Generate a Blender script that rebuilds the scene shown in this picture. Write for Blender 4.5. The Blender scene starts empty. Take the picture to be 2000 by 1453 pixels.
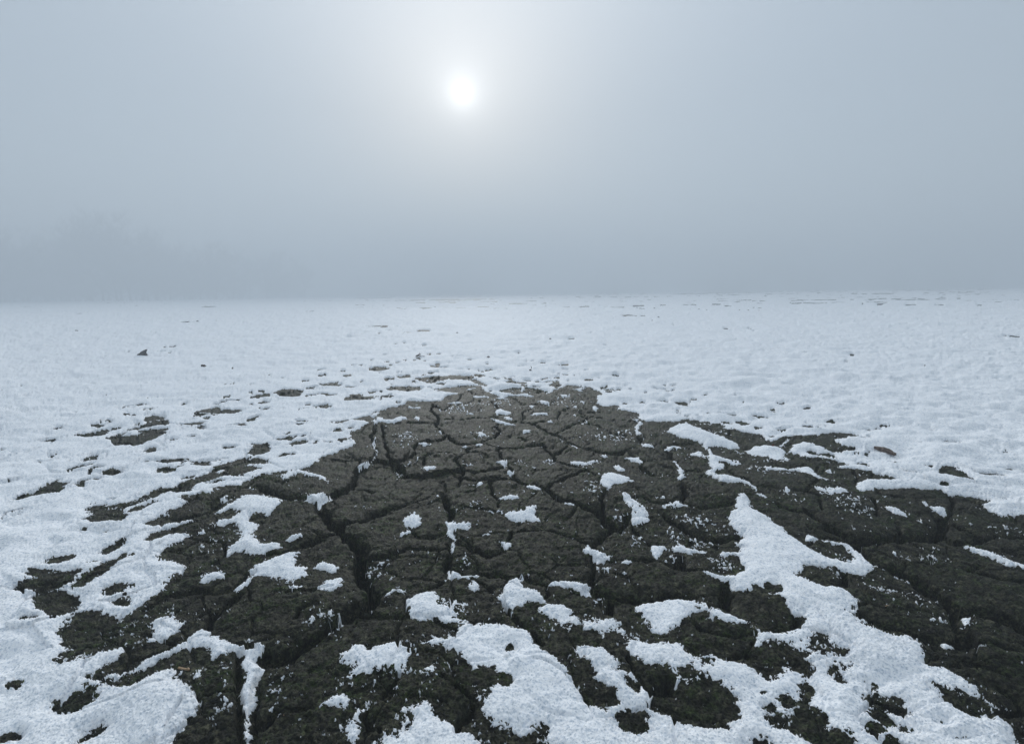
import bpy, math, random
import numpy as np
from mathutils import Matrix, Vector

# ------------------------------------------------------------------ camera
S = bpy.context.scene
H_CAM = 0.60                      # low wide-angle view, 0.6 m above the mud
F_PX = 1000.0                     # 18 mm on 36 mm, in 2000-px-wide units
PITCH = math.atan((726.5 - 571.0) / F_PX)
ROLL = math.atan(0.012)
cd = bpy.data.cameras.new('camera'); cam = bpy.data.objects.new('camera', cd)
S.collection.objects.link(cam); S.camera = cam
cd.sensor_width = 36; cd.lens = 18; cd.clip_start = 0.02; cd.clip_end = 3000
_rot = Matrix.Rotation(math.pi/2 - PITCH, 4, 'X') @ Matrix.Rotation(-ROLL, 4, 'Z')
cam.matrix_world = Matrix.Translation((0, 0, H_CAM)) @ _rot
R3 = np.array(_rot.to_3x3())

# ------------------------------------------------------------------ light
SUN_AZ_PX, SUN_EL_PX = 903, 184
_d = R3 @ np.array([(SUN_AZ_PX-1000)/F_PX, (726.5-SUN_EL_PX)/F_PX, -1.0]); _d /= np.linalg.norm(_d)
SUN_DIR = Vector(_d)
SUN_EL = math.asin(_d[2]); SUN_ROT = math.atan2(_d[0], _d[1])
sl = bpy.data.lights.new('sun', 'SUN'); sl.energy = 5.0; sl.angle = math.radians(10); sl.color = (1.0, 0.985, 0.96)
so = bpy.data.objects.new('sun', sl); S.collection.objects.link(so)
so.rotation_euler = SUN_DIR.to_track_quat('Z', 'Y').to_euler()

W = bpy.data.worlds.new("World"); S.world = W; W.use_nodes = True
nt = W.node_tree; nt.nodes.clear(); N = nt.nodes.new; L = nt.links.new
out = N('ShaderNodeOutputWorld')
sky = N('ShaderNodeTexSky'); sky.sky_type = 'NISHITA'; sky.sun_disc = False
sky.sun_elevation = SUN_EL; sky.sun_rotation = SUN_ROT; sky.dust_density = 0.6; sky.air_density = 1.0
bg1 = N('ShaderNodeBackground'); bg1.inputs['Strength'].default_value = 0.05
L(sky.outputs[0], bg1.inputs['Color'])
# the fog layer above: an even grey that brightens round the hazy sun
tc = N('ShaderNodeTexCoord')
def vmath(op, *a):
    n = N('ShaderNodeVectorMath'); n.operation = op
    for i, v in enumerate(a):
        if hasattr(v, 'is_output'): L(v, n.inputs[i])
        else: n.inputs[i].default_value = v
    return n
def m(op, *a, clamp=False):
    n = N('ShaderNodeMath'); n.operation = op; n.use_clamp = clamp
    for i, v in enumerate(a):
        if hasattr(v, 'is_output'): L(v, n.inputs[i])
        else: n.inputs[i].default_value = v
    return n.outputs[0]
nrm = vmath('NORMALIZE', tc.outputs['Generated'])
dt = vmath('DOT_PRODUCT', nrm.outputs[0], tuple(_d)).outputs['Value']
ang = m('MULTIPLY', m('ARCCOSINE', m('MINIMUM', dt, 0.999999)), 57.29578)   # degrees from the sun
def lobe(width, amp, p=1.0):
    return m('MULTIPLY', m('EXPONENT', m('MULTIPLY', m('POWER', m('DIVIDE', ang, width), p), -1.0)), amp)
SKY_GLOW = [(1.1, 1.6, 1.1), (3.2, 0.62, 1.0), (14.0, 0.20, 1.3)]
g = None
for w_, a_, p_ in SKY_GLOW:
    l_ = lobe(w_, a_, p_); g = l_ if g is None else m('ADD', g, l_)
sepz = N('ShaderNodeSeparateXYZ'); L(nrm.outputs[0], sepz.inputs[0])
up = m('MAXIMUM', sepz.outputs['Z'], 0.0)
zen = m('MULTIPLY', m('POWER', up, 1.7), 0.70)
hi = m('MULTIPLY', m('SUBTRACT', up, 0.30), 3.2, clamp=True)            # the fog is thinner, so brighter, above the sun
g = m('ADD', g, m('MULTIPLY', lobe(24.0, 0.50, 2.0), hi))
SKY_BASE = 0.13
lum = m('ADD', zen, SKY_BASE)
def scaled(col, fac):
    n = N('ShaderNodeVectorMath'); n.operation = 'SCALE'; n.inputs[0].default_value = col; L(fac, n.inputs['Scale']); return n
a1 = scaled((0.90, 1.0, 1.07), lum); a2 = scaled((1.0, 1.0, 0.98), g)
sm = vmath('ADD', a1.outputs[0], a2.outputs[0])
bg2 = N('ShaderNodeBackground'); L(sm.outputs[0], bg2.inputs['Color']); bg2.inputs['Strength'].default_value = 1.0
ads = N('ShaderNodeAddShader'); L(bg1.outputs[0], ads.inputs[0]); L(bg2.outputs[0], ads.inputs[1]); L(ads.outputs[0], out.inputs['Surface'])

S.view_settings.view_transform = 'Standard'; S.view_settings.look = 'None'
S.view_settings.gamma = 1; S.view_settings.use_curve_mapping = False
S.view_settings.exposure = 0.14
S.render.engine = 'CYCLES'
S.cycles.volume_bounces = 3; S.cycles.max_bounces = 6; S.cycles.diffuse_bounces = 3
S.cycles.use_denoising = True

# ------------------------------------------------------------------ helpers
rng = np.random.default_rng(7)
def smooth(a, b, x):
    t = np.clip((x-a)/(b-a), 0, 1); return t*t*(3-2*t)
def _hash(ix, iy, seed):
    h = (ix.astype(np.int64)*374761393 + iy.astype(np.int64)*668265263 + seed*1442695041) & 0xffffffff
    h = ((h ^ (h >> 13))*1274126177) & 0xffffffff
    h = ((h ^ (h >> 16))*2246822519) & 0xffffffff
    return ((h ^ (h >> 15)) & 0xffffff)/float(0x1000000)
def vnoise(x, y, seed=0):                    # gradient noise, about -1..1
    x0 = np.floor(x); y0 = np.floor(y); fx = x-x0; fy = y-y0
    u = fx*fx*fx*(fx*(fx*6-15)+10); v = fy*fy*fy*(fy*(fy*6-15)+10)
    def gr(ix, iy, dx, dy):
        a = _hash(ix, iy, seed)*2*np.pi; return np.cos(a)*dx+np.sin(a)*dy
    n00 = gr(x0, y0, fx, fy); n10 = gr(x0+1, y0, fx-1, fy); n01 = gr(x0, y0+1, fx, fy-1); n11 = gr(x0+1, y0+1, fx-1, fy-1)
    return 1.5*((n00*(1-u)+n10*u)*(1-v)+(n01*(1-u)+n11*u)*v)
def fbm(x, y, f, octv, seed, gain=0.5):
    s = 0; a = 1; t = 0
    for o in range(octv):
        s = s + a*vnoise(x*f+17.3*o, y*f-9.1*o, seed+o*31); t += a; a *= gain; f *= 2.03
    return s/t
def voronoi(x, y, cell, seed, jit=0.85):     # (distance to cell border, id)
    X = x/cell; Y = y/cell; ix = np.floor(X); iy = np.floor(Y)
    f1 = np.full(x.shape, 9.0); p1x = np.zeros_like(x); p1y = np.zeros_like(x); pts = []
    for i in range(-2, 3):
        for j in range(-2, 3):
            cx = ix+i; cy = iy+j
            px = cx+0.5+(_hash(cx, cy, seed)-0.5)*jit; py = cy+0.5+(_hash(cx, cy, seed+5)-0.5)*jit
            d = (px-X)**2+(py-Y)**2; k = d < f1
            f1 = np.where(k, d, f1); p1x = np.where(k, px, p1x); p1y = np.where(k, py, p1y); pts.append((px, py))
    e = np.full(x.shape, 9.0)
    for px, py in pts:
        dx = px-p1x; dy = py-p1y; l = np.sqrt(dx*dx+dy*dy); ok = l > 1e-6
        dd = np.where(ok, (((px+p1x)/2-X)*dx+((py+p1y)/2-Y)*dy)/np.where(ok, l, 1), 9.0)
        e = np.minimum(e, dd)
    return e*cell

# the flat bed swells gently towards the far right
def swell(X, Y):
    return 0.30*smooth(7, 60, Y)*smooth(-0.35, 0.9, X/np.maximum(Y, 0.5))
def at(px, py, z=0.0):
    """ground point seen at photo pixel (px,py) (2000x1453)"""
    d = R3 @ np.array([(px-1000)/F_PX, (726.5-py)/F_PX, -1.0])
    zz = z
    for _ in range(12):
        if d[2] > -0.0012: d[2] = -0.0012
        t = (zz-H_CAM)/d[2]; X, Y = t*d[0], t*d[1]
        zz = 0.5*zz+0.5*(z+float(swell(np.array(X), np.array(Y))))
    return X, Y

TILES = {'A': (0, 950), 'B': (650, 950), 'C': (1300, 950), 'D': (100, 700), 'E': (650, 700), 'F': (1300, 700),
         'G': (0, 400), 'H': (650, 540), 'I': (1300, 540)}
def parse(s):
    """'E:x,y x,y' -> photo pixels; the letter names the enlarged crop the numbers were read from"""
    t, r = s.split(':'); ox, oy = TILES[t]
    return [(ox+0.35*float(p.split(',')[0]), oy+0.35*float(p.split(',')[1])) for p in r.split()]
def world(pts, z=0.0): return np.array([at(x, y, z) for x, y in pts])

# ------------------------------------------------------------------ traced layout of snow and cracks
MAIN = ("A:960,1700 960,1437 1040,1330 1130,1200 1060,1120 990,1080 1000,1040 960,1010 860,1030 760,1060 690,1060 640,1060 540,1040 600,990 660,965 690,930 740,860 "
 "680,875 600,905 510,930 390,925 410,900 350,840 345,790 380,740 430,700 510,685 600,695 650,720 680,770 740,760 810,745 780,690 770,660 800,630 880,590 "
 "940,550 1000,480 1040,430 1000,400 920,395 895,370 920,340 1000,310 1060,260 1040,245 950,260 860,305 825,300 850,265 900,240 1000,215 1120,185 1080,180 960,205 860,230 810,225 900,180 960,150 1060,100 1080,85",
 "D:790,800 760,790 850,772 880,782 960,740 930,735 1000,712 1060,722 1075,690 1200,655 1290,640 1400,630 1470,605 1500,580 1510,555 1600,520 1640,500 1700,470 1680,420 1740,390 1790,368 1700,352 1690,340 1790,310 1850,290 1960,268",
 "E:390,275 420,250 540,245 610,235 630,210 720,186 640,182 600,172 700,155 760,152 820,158 860,190 930,205 1000,200 1120,207 1100,190 1190,195 1235,170 1270,160 1300,142 1440,155 1500,190 1470,200 1470,235 1520,255 1600,240 1580,262 1680,285 1710,300 1700,325 1740,345 1860,345 1900,352",
 "F:60,350 130,345 190,350 260,370 380,385 400,390 520,405 560,430 600,445 640,430 700,420 760,430 850,430 880,415 960,405 1060,410 1070,430 1000,445 940,450 960,480 1030,490 1060,500 930,500 880,480 780,455 700,465 690,500 700,540 800,545 900,540 "
 "980,560 1000,575 950,590 1040,600 1150,620 1280,655 1200,660 1100,660 1060,670 1060,710 1110,720 1180,700 1300,710 1450,715 1540,720 1590,745 1640,738 1700,750 1790,770 1760,790 1820,830 1900,860 2000,855 2300,900 2900,1100",
 "C:2900,1700")

# isolated snow patches that lie on the mud: (outline, label or None)
PATCH = [
("B:380,190 420,160 455,140 495,165 495,200 450,215 400,205", "small oval snow patch alone on a big bare mud slab left of centre"),
("B:370,260 400,230 430,225 430,240 390,258", "tiny snow scrap just below the small oval patch left of centre"),
("B:620,185 660,175 700,200 770,195 765,225 700,225 690,260 680,300 680,335 655,335 660,270 635,260 645,215", "T-shaped snow patch dropping into the crack between two centre slabs"),
("B:960,140 1010,125 1060,130 1110,100 1140,100 1140,150 1170,185 1130,190 1080,170 1040,188 980,170", "bird-shaped snow patch with a raised wing on the centre slabs"),
("B:925,60 980,42 1040,50 1055,62 1000,72 930,72", "thin lens of snow just above the bird-shaped snow patch"),
("B:920,290 960,290 1020,303 985,320 960,345 950,320", "small triangular snow patch pointing down in the middle of the mud"),
("B:1400,320 1460,290 1480,320 1545,355 1540,370 1480,400 1450,350", "slanted snow patch at the crack junction right of centre, above a wide slab"),
("B:1590,375 1640,370 1670,390 1620,400", "little flat snow scrap right of the slanted patch at the crack junction"),
("B:1780,290 1850,285 1855,310 1835,340 1815,395 1790,350", "tooth-shaped snow patch pointing down into a crack right of centre"),
("B:845,250 870,243 885,258 860,263", None),
("B:620,490 640,420 660,420 665,445 700,460 740,490 830,470 838,488 780,500 830,530 810,560 775,595 755,560 765,510 700,500 640,505", "L-shaped snow patch filling the crack corner below the T-shaped patch"),
("B:890,570 950,545 1000,510 1020,485 1060,480 1090,505 1040,520 1080,560 1150,580 1195,620 1180,645 1110,640 1060,660 1025,670 1005,715 985,670 920,630 885,600", "stingray-shaped snow patch with a tail pointing down in the lower centre"),
("B:270,635 310,590 360,565 410,565 430,600 380,605 330,605 290,625", "narrow snow sliver along the slab rim left of the lower centre patches"),
("B:410,660 470,620 540,605 580,610 610,640 650,650 700,645 755,650 750,700 735,780 640,770 560,775 500,785 440,770 415,720", "broad grainy snow patch just left of the stingray-shaped one"),
("B:690,830 700,790 770,770 820,750 880,765 980,790 1060,805 1100,830 1120,890 1190,930 1260,980 1340,1060 1370,1110 1400,1190 1440,1220 1510,1235 1580,1190 1560,1140 1520,1100 1460,1070 1460,1010 1400,950 1345,905 1370,885 1450,895 1500,885 1560,930 1600,980 1580,1010 1680,1040 1720,1090 1770,1130 1770,1220 1830,1215 1870,1250 1900,1275 2000,1280 2000,1700 1180,1700 1180,1400 1190,1330 1140,1340 1080,1370 980,1350 890,1340 850,1290 840,1220 770,1230 720,1160 710,1110 780,1070 790,1020 720,970 640,920 560,930 500,930 480,970 560,1010 600,1060 590,1100 540,1105 490,1080 450,1060 380,1070 300,1070 200,1080 90,1120 50,1115 110,1060 40,1020 50,980 110,930 180,925 190,960 290,915 380,910 420,930 520,890 640,860 690,850", "large branching drift of grainy snow at the bottom centre"),
("B:1155,670 1200,648 1300,655 1360,670 1400,690 1480,720 1560,715 1600,760 1650,790 1700,810 1780,850 1860,850 1940,850 1990,900 2040,920 2040,1080 2000,1090 1900,1085 1880,1050 1890,1000 1800,1015 1700,960 1640,900 1600,840 1500,830 1480,800 1400,790 1400,760 1300,800 1250,770 1230,730 1160,700", "crooked grainy snow strip between the stingray-shaped patch and the right-hand drift"),
("B:1700,630 1760,600 1857,590 1977,590 2027,610 2157,640 2237,680 2317,710 2357,755 2440,790 2400,830 2350,870 2340,860 2370,820 2365,770 2317,735 2207,720 2127,710 2067,660 2027,665 2007,700 1917,745 1870,795 1800,780 1740,720 1700,660", "broad snow patch with a long curved arm round a rough mud block, right of centre"),
("B:1610,35 1640,40 1720,90 1750,110 1770,160 1740,185 1680,180 1665,130 1625,100 1620,60", "two-lobed snow patch on the cracked slabs right of centre"),
("B:1830,105 1930,70 1970,100 1930,105 1850,115", "thin triangular snow patch under the left rim of a large slab right of centre"),
("B:1185,540 1230,510 1320,495 1400,510 1440,490 1445,570 1400,560 1330,545 1250,540", "flat snow wedge lying in the crack right of the stingray-shaped patch"),
("B:0,1210 60,1190 130,1240 190,1300 150,1350 160,1437 120,1500 60,1437 90,1350 80,1290 0,1280 -90,1275 -20,1225", "crooked snow patch at the bottom edge, left of centre"),
("B:390,1290 450,1260 530,1230 570,1270 570,1330 640,1360 700,1390 780,1410 830,1437 850,1700 200,1700 280,1437 380,1420 420,1370 400,1320", "peaked snow patch cut by the bottom edge near the centre"),
("B:1700,260 1725,245 1750,270 1720,275", None),
("B:1880,290 1950,290 2000,310 2080,330 2070,345 1960,325 1900,315", "thin dusty snow streak left of the big snow tongue"),
("C:380,90 400,55 450,45 480,80 500,110 580,160 590,185 650,210 690,250 740,290 800,330 880,370 940,390 1030,400 1035,350 1010,310 950,290 860,285 790,290 775,260 800,245 870,275 950,280 1020,280 1080,320 1130,380 1180,430 1110,470 1020,465 930,450 850,430 790,430 770,470 800,510 870,560 950,565 1020,590 1065,640 1060,720 1130,775 1230,820 1350,835 1420,880 1480,950 1560,1010 1640,1060 1720,1110 1770,1180 1750,1240 1820,1275 1820,1245 1860,1260 1930,1330 1980,1437 2100,1700 -20,1700 -20,850 60,845 100,860 110,900 170,925 250,905 330,935 430,940 500,970 560,1010 590,1010 600,970 560,930 550,910 620,930 700,950 780,990 830,1000 840,970 800,940 780,890 720,850 650,860 610,820 560,810 500,860 520,800 510,760 580,780 640,770 700,770 760,765 800,720 770,690 720,680 690,650 640,600 560,560 510,530 480,560 430,550 370,540 350,500 300,485 200,450 230,440 330,470 400,465 440,430 400,370 370,345 300,350 310,325 380,335 400,310 370,285 440,265 400,230 360,190 360,110", "broad tongue of grainy snow running down to the lower right corner"),
("C:1655,280 1700,280 1780,310 1850,325 1900,360 2000,400 2200,450 2200,480 2000,425 1900,395 1800,345 1700,310", "straight snow streak along a slab at the right edge"),
("C:1665,690 1710,695 1720,740 1690,800 1650,780 1680,740", "clump of snow stuck in the deep crack corner near the right edge"),
("C:1530,860 1560,855 1620,885 1560,895", "grey snow remnant at the bottom of the deep crack near the right edge"),
("F:240,470 262,520 330,545 450,575 400,580 330,570 310,600 280,610 300,640 340,640 400,670 470,690 520,720 520,745 480,720 430,695 360,695 290,680 250,640 215,620 250,600 250,560 200,540 140,525 135,512 180,500 230,530", "branching snow vein between slabs at the upper right of the mud"),
("F:0,405 40,370 110,355 200,385 300,420 400,450 410,470 380,480 310,470 250,475 265,525 245,520 220,480 180,455 100,435 40,420", None),
("F:500,750 540,745 590,770 595,785 560,775 520,760", "curved snow rim above the tip of the big snow tongue"),
("F:820,705 880,710 960,700 1020,710 1000,740 960,770 900,760 860,735", "crescent snow patch among the slabs at upper right"),
("F:1400,775 1440,770 1480,805 1540,805 1580,810 1580,840 1560,850 1500,825 1450,800", "boomerang snow patch by a crack junction at the far right"),
("F:1220,800 1260,800 1330,830 1370,850 1350,858 1280,840", "slim slanted snow patch left of the boomerang one"),
("F:440,490 500,465 560,465 640,475 680,500 690,540 680,570 600,550 520,530 470,515", None),
("F:500,585 600,583 740,588 800,580 840,595 850,640 900,655 960,650 900,665 840,655 800,635 750,625 740,602 610,600 560,620 520,600", "ragged snow patch with a thin left arm at the upper right of the mud"),
("F:650,715 680,710 710,735 660,735", "small snow heap on a slab corner at upper right, left of the crescent"),
("F:900,595 935,600 930,620 905,610", None),
("F:1340,775 1375,780 1360,790", None), ("F:1225,745 1240,745 1232,752", None), ("F:1400,868 1450,870 1425,880", None),
("F:615,465 690,430 700,437 630,475", None),
("E:495,605 510,600 540,596 580,600 570,620 510,628 490,615", "small rounded snow patch on a slab left of the middle"),
("E:465,482 500,470 540,478 500,486", "thin snow dash on the slab above the small rounded patch"),
("E:905,280 930,272 960,285 1010,293 980,308 930,305 905,312", "tilted snow patch at the top of the cracked area"),
("E:945,315 1000,320 998,335 960,335", "stubby snow spot just below the tilted patch at the top"),
("E:860,335 930,340 1020,355 1010,365 940,360", "long thin snow strip in the crack below the stubby spot"),
("E:1105,295 1150,290 1200,297 1190,308 1120,308", "flat oval snow patch at the top right of the cracked area's middle"),
("E:740,318 770,305 790,315 760,322", None),
("E:440,345 465,328 488,345 475,355", "round snow blob on the upper left slab"),
("E:215,365 240,330 270,345 330,355 370,335 415,340 380,365 300,372 250,370 240,395 225,375", "wavy snow strip along the upper left edge of the bare mud"),
("E:215,440 230,440 245,510 215,570 210,560 235,510 212,470", "snow thread inside the long crack at upper left"),
("E:140,600 205,562 210,575 160,610 155,635", "slim snow sliver at the lower end of the upper left crack"),
("E:895,575 960,555 975,580 965,618 945,590", "hook of snow at a crack corner in the middle of the mud"),
("E:965,628 1005,620 1010,645 990,655", "small snow plug in the crack just under the hook of snow"),
("E:810,695 845,690 840,715 810,725", "small grainy snow spot left of the middle crack junction"),
("E:985,692 1030,705 1010,708", None),
("E:1070,705 1130,697 1168,722 1155,728 1100,715", "thin snow crescent on the slab rim below the middle"),
("E:1325,560 1400,565 1480,555 1430,580 1460,605 1420,615 1390,590 1330,580", "Y-shaped snow patch on the slabs right of the middle"),
("E:1555,600 1600,580 1640,615 1600,625", "faint grainy snow triangle right of the Y-shaped patch"),
("E:1480,660 1550,640 1620,655 1660,680 1720,688 1620,695 1560,700 1530,730 1490,690", "wide whale-shaped snow patch on the slabs right of centre"),
("E:1630,540 1720,540 1715,560 1700,575", "thin snow wedge in a slab corner at upper right of the mud"),
("E:1690,345 1710,330 1725,350 1705,385 1735,420 1700,420 1685,390", None),
("E:1720,455 1780,470 1815,485 1770,490 1730,488", "small snow patch under the S-bend of snow at the right rim of the mud"),
("E:1840,490 1900,472 1960,480 1880,492 1860,500", "arched snow line over a slab at the right rim of the mud"),
("E:1885,560 1915,550 1930,590 1970,625 1955,680 1935,650 1915,620 1925,600", "knotted snow strand running down a crack right of centre"),
("E:570,760 595,740 590,775", None), ("E:800,410 850,405 850,425 815,428", "small snow spot on a slab in the upper middle"),
("E:580,405 605,405 620,430 600,425", None), ("E:1190,345 1225,335 1230,350 1205,352", None),
("E:1085,255 1130,252 1125,265 1090,262", None), ("E:1325,305 1365,300 1350,315", None), ("E:1370,232 1400,225 1410,240 1390,243", None),
("E:1440,250 1480,255 1470,280 1450,275", None), ("E:1340,162 1400,160 1390,175 1350,172", None), ("E:1265,430 1300,450 1290,458", None),
("E:1310,460 1390,495 1370,500", None), ("E:1490,525 1550,533 1520,542", None), ("E:1060,640 1100,640 1090,655", None), ("E:710,480 740,478 735,490", None),
("E:1260,200 1320,200 1310,212 1270,212", None), ("E:1140,228 1200,225 1215,248 1160,243", None), ("E:760,195 870,190 870,205 800,212", None),
("E:1285,795 1360,795 1355,815", None), ("E:1060,385 1105,388 1090,405 1055,405", None), ("E:790,465 850,465 845,475 800,478", None),
("D:1275,665 1310,640 1380,632 1460,640 1530,670 1560,690 1550,705 1480,680 1400,655 1340,660 1320,685 1290,680", "curved arc of snow on a slab at the left of the mud"),
("D:1370,795 1440,775 1520,755 1575,765 1560,785 1520,810 1500,828 1470,800 1400,803", "pointed snow wedge above a round-topped slab on the left"),
("A:1190,155 1280,100 1350,50 1430,40 1500,28 1530,60 1580,85 1540,120 1500,165 1460,160 1420,155 1400,190 1440,200 1420,250 1430,290 1460,320 1560,320 1560,345 1480,380 1430,385 1360,355 1300,360 1240,385 1250,345 1290,300 1320,240 1310,200 1270,210 1180,220 1100,250 1120,225 1200,190 1290,180 1340,140 1300,120 1230,150", "large angular snow patch between slabs on the left, widest at top and foot"),
("A:1220,75 1260,60 1310,75 1290,95 1230,95", None), ("A:1350,10 1420,10 1410,25", None),
("A:1585,310 1630,285 1685,275 1690,290 1640,305", "small snow streak on the slab right of the large angular patch"),
("A:1100,530 1120,490 1170,460 1240,455 1245,500 1190,510 1130,530", "lone cushion-shaped snow patch on dark mud at lower left"),
("A:1380,460 1430,430 1520,395 1620,365 1680,365 1640,400 1650,430 1700,430 1720,470 1710,510 1740,540 1680,560 1620,575 1590,530 1540,500 1480,495 1430,500 1380,540 1320,580 1295,560 1380,510 1410,490", "large sprawling snow patch below the angular one on the left"),
("A:1720,450 1790,410 1850,410 1885,430 1870,460 1790,450", "small snow arc right of the large sprawling patch"),
("A:1770,560 1830,510 1890,490 1935,540 1880,565 1790,585", "oval snow patch below the small snow arc"),
("A:810,760 880,715 970,700 1000,740 1015,750 980,800 920,840 860,855 810,865 870,790 860,770", "hooked snow patch on mud at lower left"),
("A:540,1100 520,1070 560,1040 700,1010 850,930 960,890 1030,840 1080,800 1130,770 1170,765 1180,820 1240,820 1300,870 1340,885 1450,870 1460,900 1430,940 1460,975 1500,1000 1490,1025 1440,1080 1430,1180 1400,1250 1400,1350 1400,1437 1400,1600 1360,1600 1360,1437 1350,1350 1350,1200 1320,1140 1360,1050 1360,1010 1320,980 1340,930 1270,920 1250,950 1180,970 1140,940 1120,905 1060,890 960,915 860,970 740,1020 640,1060", None),
("A:1060,1080 1120,1030 1150,1050 1110,1090", None), ("A:1545,1310 1580,1290 1610,1300 1560,1325", None), ("A:1830,830 1910,780 1920,790 1850,830", "thin snow line on the rim of the long diagonal crack"),
]
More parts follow.
